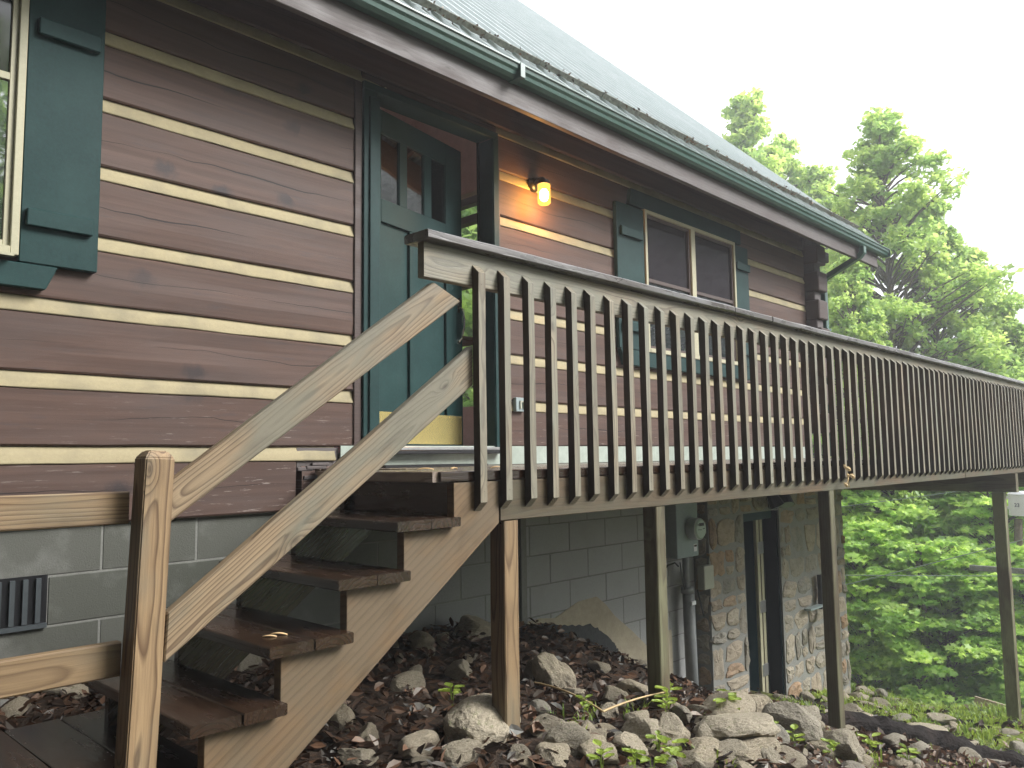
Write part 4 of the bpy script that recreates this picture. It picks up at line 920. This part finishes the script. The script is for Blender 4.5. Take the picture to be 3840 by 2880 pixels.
for i, (x, y, w_, h_) in enumerate(ROCKS):
    if i >= 1 and 2.2 < x < 8.5 and y < -1.1: w_ *= 1.25; h_ *= 1.25
    if x > 8.5: w_ *= .8; h_ *= .55
    put_rock(i, x, y, w_, h_, hero.get(i, SHARE), 'boulder' if i in (0, 35, 40, 41) else 'rock')
rr = random.Random(5); cnt = 0
while cnt < 205:
    x = rr.uniform(1.6, 9.8); y = rr.uniform(-3.1, -.1)
    if rr.random() < .4: x = rr.uniform(3, 7); y = rr.uniform(-2.9, -1.7)
    if cnt > 182: x = rr.uniform(7.5, 12.5); y = rr.uniform(-3, .5)
    elif cnt > 110: x = rr.uniform(2.3, 5.6); y = rr.uniform(-2.75, -1.95)
    if x < 2.0 and y < -1: continue
    s_ = rr.uniform(.045, .12) * (1.45 if cnt > 110 else 1) if x < 6 else rr.uniform(.08, .24)
    if x < 3 and y > -1.6: s_ *= .7
    put_rock(-1, x, y, s_, s_ * rr.uniform(.4, .75), SHARE, sink=.3); cnt += 1

def column(x, y, z):      # left to right order as seen by the camera
    v_ = Vector((x, y + 4.314, z - .045)); return v_.dot(cr) / v_.dot(cf)
ORD = 'first second third fourth fifth sixth seventh eighth ninth tenth eleventh twelfth thirteenth fourteenth fifteenth sixteenth seventeenth eighteenth nineteenth twentieth'.split()
def ordw(i): return ORD[i] if i < 20 else ('twenty-' + ORD[i - 20] if i < 29 else 'thirtieth' if i == 29 else 'thirty-' + ORD[(i - 30) % 9])
def zone(x, y):
    if x < 2.5: return 'under the stairs' if y > -1.5 else 'below the stair stringer'
    row = 'high on the bank' if y > -1.1 else 'halfway down' if y > -1.95 else 'in the front row'
    if x < 3.6: return row + ' between first and second posts'
    if x < 5.8: return row + ' between second and third posts'
    if x < 8: return row + ' just past the third post'
    return row + ' on the grassy bank'
bk_ = {}
for o, x, y, w_ in PLAIN: bk_.setdefault((zone(x, y), 'small' if w_ < .09 else 'medium' if w_ < .16 else 'large'), []).append((column(x, y, o.matrix_basis.translation.z), o))
for (z_, s_), L_ in bk_.items():
    L_.sort(key=lambda q: q[0])
    for i, (_, o) in enumerate(L_): o['label'] = ('only' if len(L_) == 1 else ordw(i)) + ' ' + s_ + ' rock' + ('' if len(L_) == 1 else ' from left') + ' ' + z_

# charred fallen log
pts = [(6.05, -1.62, -1.98), (6.5, -1.95, -2.05), (6.9, -2.2, -2.18), (7.3, -2.45, -2.33), (7.7, -2.78, -2.50), (8.1, -3.05, -2.66)]
lg = MB(); P = []
for i in range(len(pts) - 1):
    for t in range(7): P.append(Vector(pts[i]).lerp(Vector(pts[i + 1]), t / 7))
lg.tube(P, [.105 - .0012 * i for i in range(len(P))], 18)
lg.v = [tuple(Vector(v) + Vector((mnoise.noise(Vector(v) * 5), mnoise.noise(Vector(v) * 5 + Vector((9, 0, 0))), mnoise.noise(Vector(v) * 7 + Vector((0, 9, 0))))) * .05 + Vector((0, 0, mnoise.noise(Vector((v[0] * 3, v[1] * 16, v[2] * 16))) * .02))) for v in lg.v]
M['char'] = simple('charred_wood', (.014, .011, .010), .5, 30, .85, .12, 1.0, .02, dirt=(.05, .033, .026), dirt_amt=.8)
tag(lg.obj('fallen_log', M['char'], None, smooth=False), 'black charred fallen log lying on the slope beyond the third deck post', 'log')
def snap(p, dz=.0): return (p[0], p[1], gz(p[0], p[1]) + dz)
tag(MB().tube(crv((3.3, -1.3, -1.16), (3.17, -1.86, -1.17), (3.25, -1.6, -1.13)), .005, 6).tube(crv((3.17, -1.86, -1.17), (3.62, -1.93, -1.16), (3.4, -1.88, -1.15)), [.006 - .0003 * i for i in range(11)], 6).obj('dry_stalk', M['stalk']), 'bent straw coloured dry stalk lying over the rocks before the second post', 'stalk')

# ------------------------------------------------------------------ leaf litter, grass, seedlings
def litter():
    V = []; F = []; T = []; rnd = random.Random(3)
    N = 11000; px = np.empty(N); py = np.empty(N)
    for i in range(N):
        u = rnd.random()
        if u < .72: px[i] = rnd.uniform(1.2, 7.5); py[i] = rnd.uniform(-3.2, -.02)
        elif u < .85: px[i] = rnd.uniform(.2, 2.2); py[i] = rnd.uniform(-.9, -.02)
        else: px[i] = rnd.uniform(7, 13); py[i] = rnd.uniform(-3.4, .5)
    pz = ground_np(px, py)
    for i in range(N):
        s = rnd.uniform(.016, .045) * (1.0 if px[i] < 6 else 1.5); a = rnd.uniform(0, 6.28); tl = rnd.gauss(0, .5); tl2 = rnd.gauss(0, .45)
        Mx = Matrix.Rotation(a, 3, 'Z') @ Matrix.Rotation(tl, 3, 'X') @ Matrix.Rotation(tl2, 3, 'Y'); cl = rnd.uniform(.1, .6)
        o = Vector((px[i], py[i], pz[i] + rnd.uniform(.012, .05)))
        loc = [(-1, 0, 0), (-.35, .42, cl * .5), (.3, .5, cl * .6), (1, 0, .1), (.35, -.45, cl * .6), (-.3, -.42, cl * .5), (0, 0, 0)]
        n = len(V); V += [tuple(o + (Mx @ Vector(p)) * s) for p in loc]
        F += [(n, n + 6, n + 2, n + 1), (n + 6, n + 3, n + 2), (n, n + 5, n + 4, n + 6), (n + 6, n + 4, n + 3)]; t = rnd.random() ** 2; T += [t] * 4
    o = link('leaf_litter', mesh('leaf_litter', V, F, False, T), M['litter']); o['kind'] = 'stuff'
    o['label'] = 'damp brown dead leaves covering the soil under the deck'; o['category'] = 'leaf litter'
litter()
def grass():
    V = []; F = []; T = []; rnd = random.Random(8); tufts = []
    while len(tufts) < 5200:
        x = rnd.uniform(7.4, 14.6); y = rnd.uniform(-4.2, 3.2)
        if y > -.2 and x < 10.7: continue
        n_ = mnoise.noise(Vector((x * .9, y * .9, 3)))
        if n_ < (.12 if x < 8.6 else -.25 if x < 10.5 else -.7): continue
        tufts.append((x, y, rnd.uniform(.04, .10) * (1.2 if x > 11 else 1)))
    for q in range(75): tufts.append((rnd.uniform(2.6, 7.2), rnd.uniform(-2.7, -1.5), rnd.uniform(.04, .09)))
    for q in range(25): tufts.append((rnd.uniform(6.1, 7.1), rnd.uniform(-1.2, -.2), rnd.uniform(.05, .12)))
    A = np.array(tufts); Z = ground_np(A[:, 0], A[:, 1])
    for (x, y, h), z in zip(tufts, Z):
        t0 = rnd.random()
        for b in range(9):
            a = rnd.uniform(0, 6.28); l = h * rnd.uniform(.6, 1.3); sp_ = rnd.uniform(.2, .8) * l; wv = rnd.uniform(.003, .006) * (1.7 if x > 9 else 1)
            ox, oy = x + rnd.gauss(0, .025), y + rnd.gauss(0, .025); dx, dy = math.cos(a), math.sin(a); n = len(V)
            V += [(ox - dy * wv, oy + dx * wv, z - .01), (ox + dy * wv, oy - dx * wv, z - .01), (ox + dx * sp_ * .4 + dy * wv * .8, oy + dy * sp_ * .4 - dx * wv * .8, z + l * .65), (ox + dx * sp_ * .4 - dy * wv * .8, oy + dy * sp_ * .4 + dx * wv * .8, z + l * .65), (ox + dx * sp_, oy + dy * sp_, z + l * .9)]
            F += [(n, n + 1, n + 2, n + 3), (n + 3, n + 2, n + 4)]; T += [min(1, t0 * .8 + rnd.random() * .3)] * 2
    o = link('grass', mesh('grass', V, F, False, T), M['grass']); o['kind'] = 'stuff'; o['label'] = 'short bright green grass growing over the bank beyond the deck'; o['category'] = 'grass'
grass()
def seedling_mesh(seed):
    rnd = random.Random(seed); V = []; F = []; T = []
    for q in range(7):
        a = q * 2.4 + rnd.random(); l = rnd.uniform(.035, .06); h = rnd.uniform(.03, .09); d = Vector((math.cos(a), math.sin(a), rnd.uniform(-.1, .25))); s = Vector((-math.sin(a), math.cos(a), 0)); b = Vector((0, 0, h)) + d * .01
        pr = [(0, .0), (.25, .28), (.55, .36), (.8, .22), (1, 0)]; n = len(V)
        for t, wv in pr: V += [b + d * l * t + s * wv * l, b + d * l * t - Vector((0, 0, .008)), b + d * l * t - s * wv * l]
        for i in range(4): F += [(n + i * 3, n + i * 3 + 1, n + i * 3 + 4, n + i * 3 + 3), (n + i * 3 + 1, n + i * 3 + 2, n + i * 3 + 5, n + i * 3 + 4)]
        T += [rnd.uniform(.6, 1)] * 8
        n = len(V); V += [(-.001, 0, -.03), (.001, 0, -.03), tuple(b + Vector((.001, 0, 0))), tuple(b - Vector((.001, 0, 0)))]; F.append((n, n + 1, n + 2, n + 3)); T.append(.4)
    me = mesh('seedling', V, F, False, T); me.materials.append(M['grass']); return me
SEED = []
sms = [seedling_mesh(s) for s in range(3)]
for i, (x, y) in enumerate([(2.55, -2.33), (2.72, -2.36), (2.83, -2.37), (3.0, -2.34), (3.05, -2.25), (3.5, -2.0), (3.6, -1.95), (3.75, -2.2), (3.9, -2.35), (4.05, -2.4), (4.4, -2.45), (6.3, -.75), (6.6, -.9), (3.2, -1.72), (2.75, -1.25), (3.95, -1.7), (1.5, -.3), (1.75, -.25), (5.2, -2.35), (5.4, -2.5)]):
    o = link('seedling', sms[i % 3], None, None, Matrix.Translation((x, y, gz(x, y) + .03)) @ Matrix.Rotation(i * 1.3, 4, 'Z') @ Matrix.Scale(.9 + (i % 4) * .12, 4))
    tag(o, 'x', 'plant', 'seedlings among the rocks'); SEED.append((column(x, y, gz(x, y)), o))

SEED.sort(key=lambda q: q[0])
for i, (_, o) in enumerate(SEED): o['label'] = ordw(i) + ' from left of the small bright green seedlings sprouting among the slope rocks'
# ------------------------------------------------------------------ things down the hill
CAM = Vector((0, -4.314, .045))
def far(p, s): return CAM + (Vector(p) - CAM) * s
def wire(name, a, b, sag, r_, lab):
    a, b = Vector(a), Vector(b); d = b - a; a2 = a - d * 2.2; b2 = b + d * .9
    tag(MB().tube([a2.lerp(b2, t / 16) - Vector((0, 0, sag * (1 - (2 * t / 16 - 1) ** 2) - sag)) for t in range(17)], r_, 6).obj(name, M['cable']), lab, 'cable')
wire('power_cable', far((16.7, 2.31, -1.03), .89), far((17.58, -.51, -.6), .89), .1, .008, 'pale cable running to the white transformer above the slope')
wire('power_cable', far((20.31, 3.6, -2.93), .75), far((21.36, .14, -2.77), .75), .02, .009, 'level dark cable crossing in front of the woods')
wire('power_cable', far((18.36, 3.05, -2.89), .8), far((19.5, -.29, -1.81), .8), .1, .009, 'slanting cable rising to the right in front of the woods')
tf = thing('transformer', 'white cylindrical pole transformer marked 23 hanging at the right edge', 'transformer', (18.6, -.42, -1.2))
T0 = Vector((18.7, -.46, 0))
MB().tube([(T0.x, T0.y, -1.22), (T0.x, T0.y, -.80)], .225, 32).tube([(T0.x, T0.y, -.799), (T0.x, T0.y, -.76), (T0.x, T0.y, -.74)], [.235, .2, .12], 32).obj('tank', M['white'], tf)
b = MB(); 
for i in range(5): b.tube([(T0.x - .1, T0.y + .06, -.76 + i * .03), (T0.x - .1, T0.y + .06, -.745 + i * .03)], [.05, .035], 12)
b.tube([(T0.x - .1, T0.y + .06, -.6), (T0.x - .1, T0.y + .06, .1)], .012, 8); b.obj('bushing', M['steel'], tf)
MB().box(T0.x - .05, T0.x + .05, T0.y + .2, T0.y + .34, -.90, -.845).box(T0.x - .05, T0.x + .05, T0.y + .2, T0.y + .34, -1.1, -1.045).obj('hanger_lug', M['white'], tf)
cu_ = bpy.data.curves.new('number', 'FONT'); cu_.body = '23'; cu_.size = .10; cu_.extrude = .002; cu_.align_x = 'CENTER'
to = bpy.data.objects.new('tmp', cu_); COL.objects.link(to); bpy.context.view_layer.update()
tme = bpy.data.meshes.new_from_object(to.evaluated_get(bpy.context.evaluated_depsgraph_get())); bpy.data.objects.remove(to)
a_ = math.atan2(CAM.y - T0.y, CAM.x - T0.x) - .35
link('painted_number', tme, simple('blue_lettering', (.03, .035, .1), bump=0), tf, Matrix.Translation((T0.x + .229 * math.cos(a_), T0.y + .229 * math.sin(a_), -1.04)) @ Matrix.Rotation(a_ + math.pi / 2, 4, 'Z') @ Matrix.Rotation(math.pi / 2, 4, 'X'))
up = thing('utility_pole', 'grey wooden utility pole standing down the slope behind the transformer', 'utility pole', (18.9, -1.2, -6))
MB().tube([(18.95, -1.15, -7), (18.95, -1.15, 3)], [.15, .12], 16).obj('pole_shaft', M['bark'], up)
MB().box(18.5, 18.6, -1.6, .5, -2.35, -2.25).obj('crossarm', M['dirtstrip'], up)
bn = thing('bench', 'pale plank bench on thin metal legs past the far deck post', 'bench', (16.9, -.5, -5))
s1 = Vector((16.84, .13, -4.49)); s2 = Vector((17.05, -1.2, -4.72))
Bm = .8
board('seat', far(s1, Bm), far(s2, Bm), .03, .12, (0, 0, 1), M['bench'], bn, seg=0)
for t in (.22, .85):
    c_ = far(s1, Bm).lerp(far(s2, Bm), t); board('leg', c_ + Vector((.02, 0, -.03)), c_ + Vector((.05, -.1, -.55)), .02, .025, (1, 0, 0), M['steel'], bn, seg=0)

# ------------------------------------------------------------------ trees
def lobed():
    pts = []
    for i in range(10):
        a = math.pi * (i / 5); r_ = 1 if i % 2 == 0 else .5; pts.append((math.cos(a) * r_, math.sin(a) * r_ * .95, -.12 * r_ * r_))
    return pts
STAR = np.array(lobed()); QUAD = np.array([(-1, 0, 0), (0, .62, .12), (1, 0, -.12), (0, -.62, .12)])
OVAL = np.array([(-1, 0, 0), (-.4, .55, .1), (.4, .5, .05), (1, 0, -.15), (.4, -.5, .05), (-.4, -.55, .1)])
def crown_mesh(seed, H, h0, rad, nclu, nleaf, ls, shape=QUAD, flat=.33, csize=.75, lumps=0):
    """H total height, h0 crown base, rad(t) crown radius at crown fraction t; returns leaf mesh and limb mesh"""
    rnd = np.random.RandomState(seed); pr = random.Random(seed)
    limbs = MB(); nseg = 9
    tp_ = [(mnoise.noise(Vector((i * .4, seed, 0))) * .25 * i / nseg, mnoise.noise(Vector((i * .4, seed, 5))) * .25 * i / nseg, H * .96 * i / nseg) for i in range(nseg + 1)]
    limbs.tube(tp_, [H * .0135 * (1 - .93 * i / nseg) + .01 for i in range(nseg + 1)], 9)
    V = []; T = []; LP = []
    for q in range(lumps):
        t = ((q + pr.random()) / lumps) ** .8; a = q * 2.39996 + pr.uniform(-.4, .4); R_ = rad(t) * pr.uniform(.45, 1.12)
        if t > .93: R_ *= .3
        LP.append((t, a, R_, (1.45 - .85 * t) * pr.uniform(.75, 1.2)))
    for c in range(nclu):
        t = (c + pr.random()) / nclu; t = t ** .85
        a = c * 2.39996 + pr.uniform(-.5, .5); R_ = rad(t) * (.80 + .38 * mnoise.noise(Vector((math.cos(a) * 1.3, math.sin(a) * 1.3, t * 4 + seed)))) 
        rr_ = R_ * math.sqrt(pr.uniform(.12, 1)); z = h0 + (H - h0) * t
        cx, cy = math.cos(a) * rr_, math.sin(a) * rr_; cz = z + pr.uniform(-.2, .2) - .12 * rr_
        if lumps:
            lp = LP[c % lumps]; t = lp[0]; g_ = [pr.gauss(0, .5) for _ in range(3)]
            cx, cy = math.cos(lp[1]) * lp[2] + g_[0] * lp[3], math.sin(lp[1]) * lp[2] + g_[1] * lp[3]; cz = h0 + (H - h0) * t + g_[2] * lp[3] * .6; rr_ = math.hypot(cx, cy)
        cs = csize * pr.uniform(.55, 1.25) * (1 - .55 * t)
        if pr.random() < .6:
            zt_ = max(h0 * .8, cz - rr_ * pr.uniform(.4, .9)); i_ = min(nseg - 1, int(zt_ / (H * .96) * nseg)); bx, by = tp_[i_][0], tp_[i_][1]
            limbs.tube([(bx, by, zt_), (bx + (cx - bx) * .5, by + (cy - by) * .5, zt_ + (cz - zt_) * .62), (cx, cy, cz)], [.006 * H * (1 - t * .7) * .6, .0035 * H * .6, .01], 5, caps=False)
        m_ = int(nleaf * pr.uniform(.6, 1.3)); g = rnd.normal(0, 1, (m_, 3)); g /= np.maximum(np.linalg.norm(g, axis=1, keepdims=True), .01); g *= (rnd.rand(m_, 1) ** .45)
        P_ = np.array([cx, cy, cz]) + g * np.array([cs, cs, cs * flat]); P_[:, 2] -= (.25 if flat < .4 else .0) * (g[:, 0] ** 2 + g[:, 1] ** 2) * cs * .5
        rz = rnd.rand(m_) * 6.283; tx = rnd.normal(0, .55, m_); ty = rnd.normal(0, .55, m_); s = ls * (.65 + .7 * rnd.rand(m_))
        cz_, sz_ = np.cos(rz), np.sin(rz); n_ = len(shape)
        L_ = shape[None, :, :] * s[:, None, None]
        x_ = L_[..., 0]; y_ = L_[..., 1]; z_ = L_[..., 2]
        y2 = y_ * np.cos(tx)[:, None] - z_ * np.sin(tx)[:, None]; z2 = y_ * np.sin(tx)[:, None] + z_ * np.cos(tx)[:, None]
        x2 = x_ * np.cos(ty)[:, None] + z2 * np.sin(ty)[:, None]; z3 = -x_ * np.sin(ty)[:, None] + z2 * np.cos(ty)[:, None]
        X = x2 * cz_[:, None] - y2 * sz_[:, None]; Y = x2 * sz_[:, None] + y2 * cz_[:, None]
        V.append((np.stack([X, Y, z3], -1) + P_[:, None, :]).reshape(-1, 3)); base = pr.uniform(.1, .75); T.append(np.clip(base + rnd.normal(0, .17, m_), 0, 1))
    V = np.concatenate(V); T = np.concatenate(T); n_ = len(shape); nf = len(T)
    me = bpy.data.meshes.new('crown'); me.vertices.add(len(V)); me.vertices.foreach_set('co', V.astype(np.float32).ravel())
    me.loops.add(nf * n_); me.loops.foreach_set('vertex_index', np.arange(nf * n_, dtype=np.int32)); me.polygons.add(nf); me.polygons.foreach_set('loop_start', np.arange(0, nf * n_, n_, dtype=np.int32)); 
    me.update(calc_edges=True); at = me.attributes.new('tone', 'FLOAT', 'FACE'); at.data.foreach_set('value', T.astype(np.float32))
    lm = limbs.mesh('trunk', smooth=True); lm.materials.append(M['bark']); return me, lm
def cone(R_, top=.12, pk=.25):
    return lambda t: R_ * (min(1, (t + .12) / pk) ** .6) * ((1 - t) ** .75 * (1 - top) + top)
def dome(R_): return lambda t: R_ * math.sqrt(max(.03, 1 - (t * 1.05 - .35) ** 2 * 1.8))
KINDS = {
 'poplar1': (crown_mesh(1, 18, 3.0, cone(4.7, .05, .3), 760, 52, .105, QUAD, .75, .64, 56), 'leaf_a'),
 'poplar2': (crown_mesh(2, 18, 2.5, cone(4.5, .06, .3), 760, 52, .105, QUAD, .75, .64, 54), 'leaf_a'),
 'maple1': (crown_mesh(3, 8, .8, dome(3.4), 330, 75, .095, STAR, .28, .85), 'leaf_b'),
 'maple2': (crown_mesh(4, 7.5, .6, dome(3.6), 330, 75, .10, STAR, .24, .9), 'leaf_b'),
 'unseen_dark_tree': (crown_mesh(6, 15, 1.0, dome(4.8), 340, 65, .16, OVAL, .5, 1.4), 'leaf_d'),
 'dark1': (crown_mesh(5, 15, 1.5, dome(4.8), 340, 65, .16, OVAL, .5, 1.4), 'leaf_c'),
}
for kk, ((a, b), mm) in KINDS.items(): a.materials.append(M[mm])
DIRC = Vector((0, -4.314))
def dirx(px):       # horizontal viewing direction of a column of the photograph, 2212 wide
    yaw = R(46.323); off = math.atan((px * 1.736 - 1920) / 3012.3 / math.cos(R(5.3))); a = yaw + off; return Vector((math.sin(a), math.cos(a)))
def tree(kind, px, dist, ztop, label, rot, sxy=1.0, name='tree', group='trees on the wooded slope', base=None):
    (cm, tm), _ = KINDS[kind]; Hk = {'poplar1': 18, 'poplar2': 18, 'maple1': 8, 'maple2': 7.5, 'dark1': 15, 'unseen_dark_tree': 15}[kind]
    d = dirx(px) * dist if not isinstance(px, tuple) else None
    x, y = (DIRC.x + d.x, DIRC.y + d.y) if d else px
    zb_ = (gz(x, y) - .2) if base is None else base; s = (ztop - zb_) / Hk
    loc = Vector((x, y, zb_)); t = thing(name, label, 'tree', loc, group)
    Mx = Matrix.Translation(loc) @ Matrix.Rotation(rot, 4, 'Z') @ Matrix.Diagonal((s * sxy, s * sxy, s, 1))
    link('trunk', tm, None, t, Mx); link('crown', cm, None, t, Mx); return t
def zt(px, yy, dist):      # height at which a tree this far away reaches row yy of the photograph, 2212 wide
    d = dirx(px); h = Vector((d.x, d.y, 0)); lo_, hi_ = -30.0, 40.0
    for q in range(40):
        m_ = (lo_ + hi_) / 2; v_ = Vector((d.x * dist, d.y * dist, m_ - .045)); row = 829.5 - 3012.33 / 1.736 * v_.dot(cu) / v_.dot(cf)
        if row > yy: lo_ = m_
        else: hi_ = m_
    return lo_
for kd_, px, yy, ds_, sx_, lb in (
 ('poplar2', 1635, 222, 36, .78, 'tall pointed tree rising behind the roof slope, leftmost on the skyline'),
 ('poplar1', 1705, 305, 38, .75, 'tree leaning against the leftmost skyline tree, just above the roof edge'),
 ('poplar2', 1790, 375, 34, .72, 'shorter tree between the two tallest ones, just right of the roof edge'),
 ('poplar1', 1930, 250, 27, .95, 'tallest tree standing against the white sky right of the gutter end'),
 ('poplar2', 2035, 440, 28, .72, 'full tree pressed against the right side of the tallest tree'),
 ('poplar1', 2110, 545, 30, .85, 'rounded tree right of the tallest tree above the railing'),
 ('poplar2', 2170, 655, 29, .9, 'lower tree sloping down toward the right edge above the railing'),
 ('poplar1', 1850, 560, 24, .8, 'tree filling the gap beneath the gutter end beside the downspout')):
    tree(kd_, px, ds_, zt(px, yy, ds_), lb, px * .37, sx_, 'poplar_tree')
tree('dark1', 2225, 38, 4.2, 'deep green tree cut by the right edge of the picture', .9, 1.0)
tree('maple1', 1840, 21.5, -1.5, 'bright lobed maple seen between the stone corner and the far post, left side', .2, 1.1, 'maple_tree')
tree('maple2', 2010, 21.0, -1.9, 'bright low maple spreading over the slope just left of the far post', 2.2, 1.2, 'maple_tree')
tree('maple1', 1930, 24.5, .4, 'maple standing behind the low bright maples beneath the deck', 4.1, 1.3, 'maple_tree')
tree('maple2', 2120, 23.5, -.2, 'maple directly behind the far deck post', 1.2, 1.25, 'maple_tree')
tree('maple1', 2235, 21.5, -2.0, 'low maple right of the far deck post under the transformer', 3.0, 1.2, 'maple_tree')
tree('maple2', 1760, 25, 1.0, 'maple mostly hidden behind the cabin corner', 5.6, 1.3, 'maple_tree')
BG = [(1700, 44, 4.5), (1790, 47, 6.5), (1870, 42, 3.2), (1960, 46, 4.5), (2040, 41, 2.5), (2120, 47, 4.0), (2200, 42, 4.5), (2290, 45, 5), (1835, 33, 2.4), (1905, 31, 1.0), (1990, 34, 1.2), (2070, 30, .2), (2150, 33, .8), (2240, 31, 1.5)]
for i, (px, ds_, zt_) in enumerate(BG):
    tree('dark1', px, ds_, zt_, ['first','second','third','fourth','fifth','sixth','seventh','eighth','ninth','tenth','eleventh','twelfth','thirteenth','fourteenth'][sorted(range(14), key=lambda q: BG[q][0]).index(i)] + ' from the left of the broad green trees packed behind the maples', i * 1.7, 1.25, 'woodland_tree')
# trees behind the cabin, seen through the open door and gable window
for i, (x, y, zt_) in enumerate([(20, 13, 11), (19, 19, 13), (24, 24, 14), (16, 24, 12)]):
    tree('dark1', (x, y), 0, zt_, ordw(i) + ' of the leafy trees behind the cabin glimpsed through the open front door', i * 2.1, 1.0, 'woodland_tree', 'trees behind the cabin')
# unseen near woods, added to mirror in the glass and block skylight at left
for i, (x, y, zt_, kd_) in enumerate([(-8, -9, 19, 'unseen_dark_tree'), (-12, -1, 20, 'unseen_dark_tree'), (-7, -17, 18, 'unseen_dark_tree'), (-6.5, -3.5, 17, 'unseen_dark_tree'), (-5.5, -7, 16, 'unseen_dark_tree'), (-8, -13, 19, 'unseen_dark_tree'), (-7.5, 1.5, 17, 'unseen_dark_tree'), (-3, -17, 14, 'unseen_dark_tree'), (5, -27, 15, 'dark1'), (11, -42, 7, 'dark1'), (20, -42, 6, 'dark1'), (29, -40, 6, 'dark1'), (34, -19, 15, 'unseen_dark_tree'), (42, -19, 18, 'unseen_dark_tree'), (42, -29, 20, 'dark1'), (-5, -12, 16, 'unseen_dark_tree')]):
    tree(kd_, (x, y), 0, zt_, ordw(i) + ' of the unseen trees added facing the cabin for reflections and shade', i * 1.3, 1.1, 'woodland_tree', 'trees facing the cabin')
# bare trunks standing on the slope below the crest
for i, (px, ds_, rr_, zt_) in enumerate([(1962, 20.5, .13, -2), (1890, 24, .10, -3), (1925, 27, .09, -3), (2045, 25, .10, -3), (2178, 22, .16, -1.5)]):
    d = dirx(px) * ds_; x, y = DIRC.x + d.x, DIRC.y + d.y; zb_ = gz(x, y) - .4
    t = thing('bare_tree', ['thick pale trunk under the bright maple, nearest of the bare trunks', 'slim dark trunk left of the thick pale trunk', 'thin dark trunk just left of the thick pale trunk and behind it', 'thin trunk right of the thick pale trunk', 'dark trunk just right of the far deck post'][i], 'tree', (x, y, zb_), 'bare trunks below the maples')
    MB().tube([(x + .12 * mnoise.noise(Vector((q * .5, i, 0))), y + .12 * mnoise.noise(Vector((q * .5, i, 9))), zb_ + (zt_ - zb_) * q / 8) for q in range(9)], [rr_ * (1.25 if q == 0 else 1 - .06 * q) for q in range(9)], 10).obj('trunk', M['bark'], t, smooth=True)
# rain mist in the air
if True:
    hz = MB().box(-60, 75, -60, 60, -24, 22).obj('haze', None); hz['kind'] = 'stuff'; hz['label'] = 'thin rain mist in the air'; hz['category'] = 'haze'
    m = bpy.data.materials.new('rain_mist'); m.use_nodes = True; n = m.node_tree.nodes; n.clear(); o = n.new('ShaderNodeOutputMaterial'); pv = n.new('ShaderNodeVolumePrincipled')
    pv.inputs['Color'].default_value = (.95, .97, 1, 1); pv.inputs['Density'].default_value = .0042; pv.inputs['Anisotropy'].default_value = .3; m.node_tree.links.new(pv.outputs[0], o.inputs['Volume']); hz.data.materials.append(m)
for o in COL.objects:
    if o.type == 'MESH' and o.parent is None and not o.get('kind') and not o.get('label'): print('UNLABELLED', o.name)
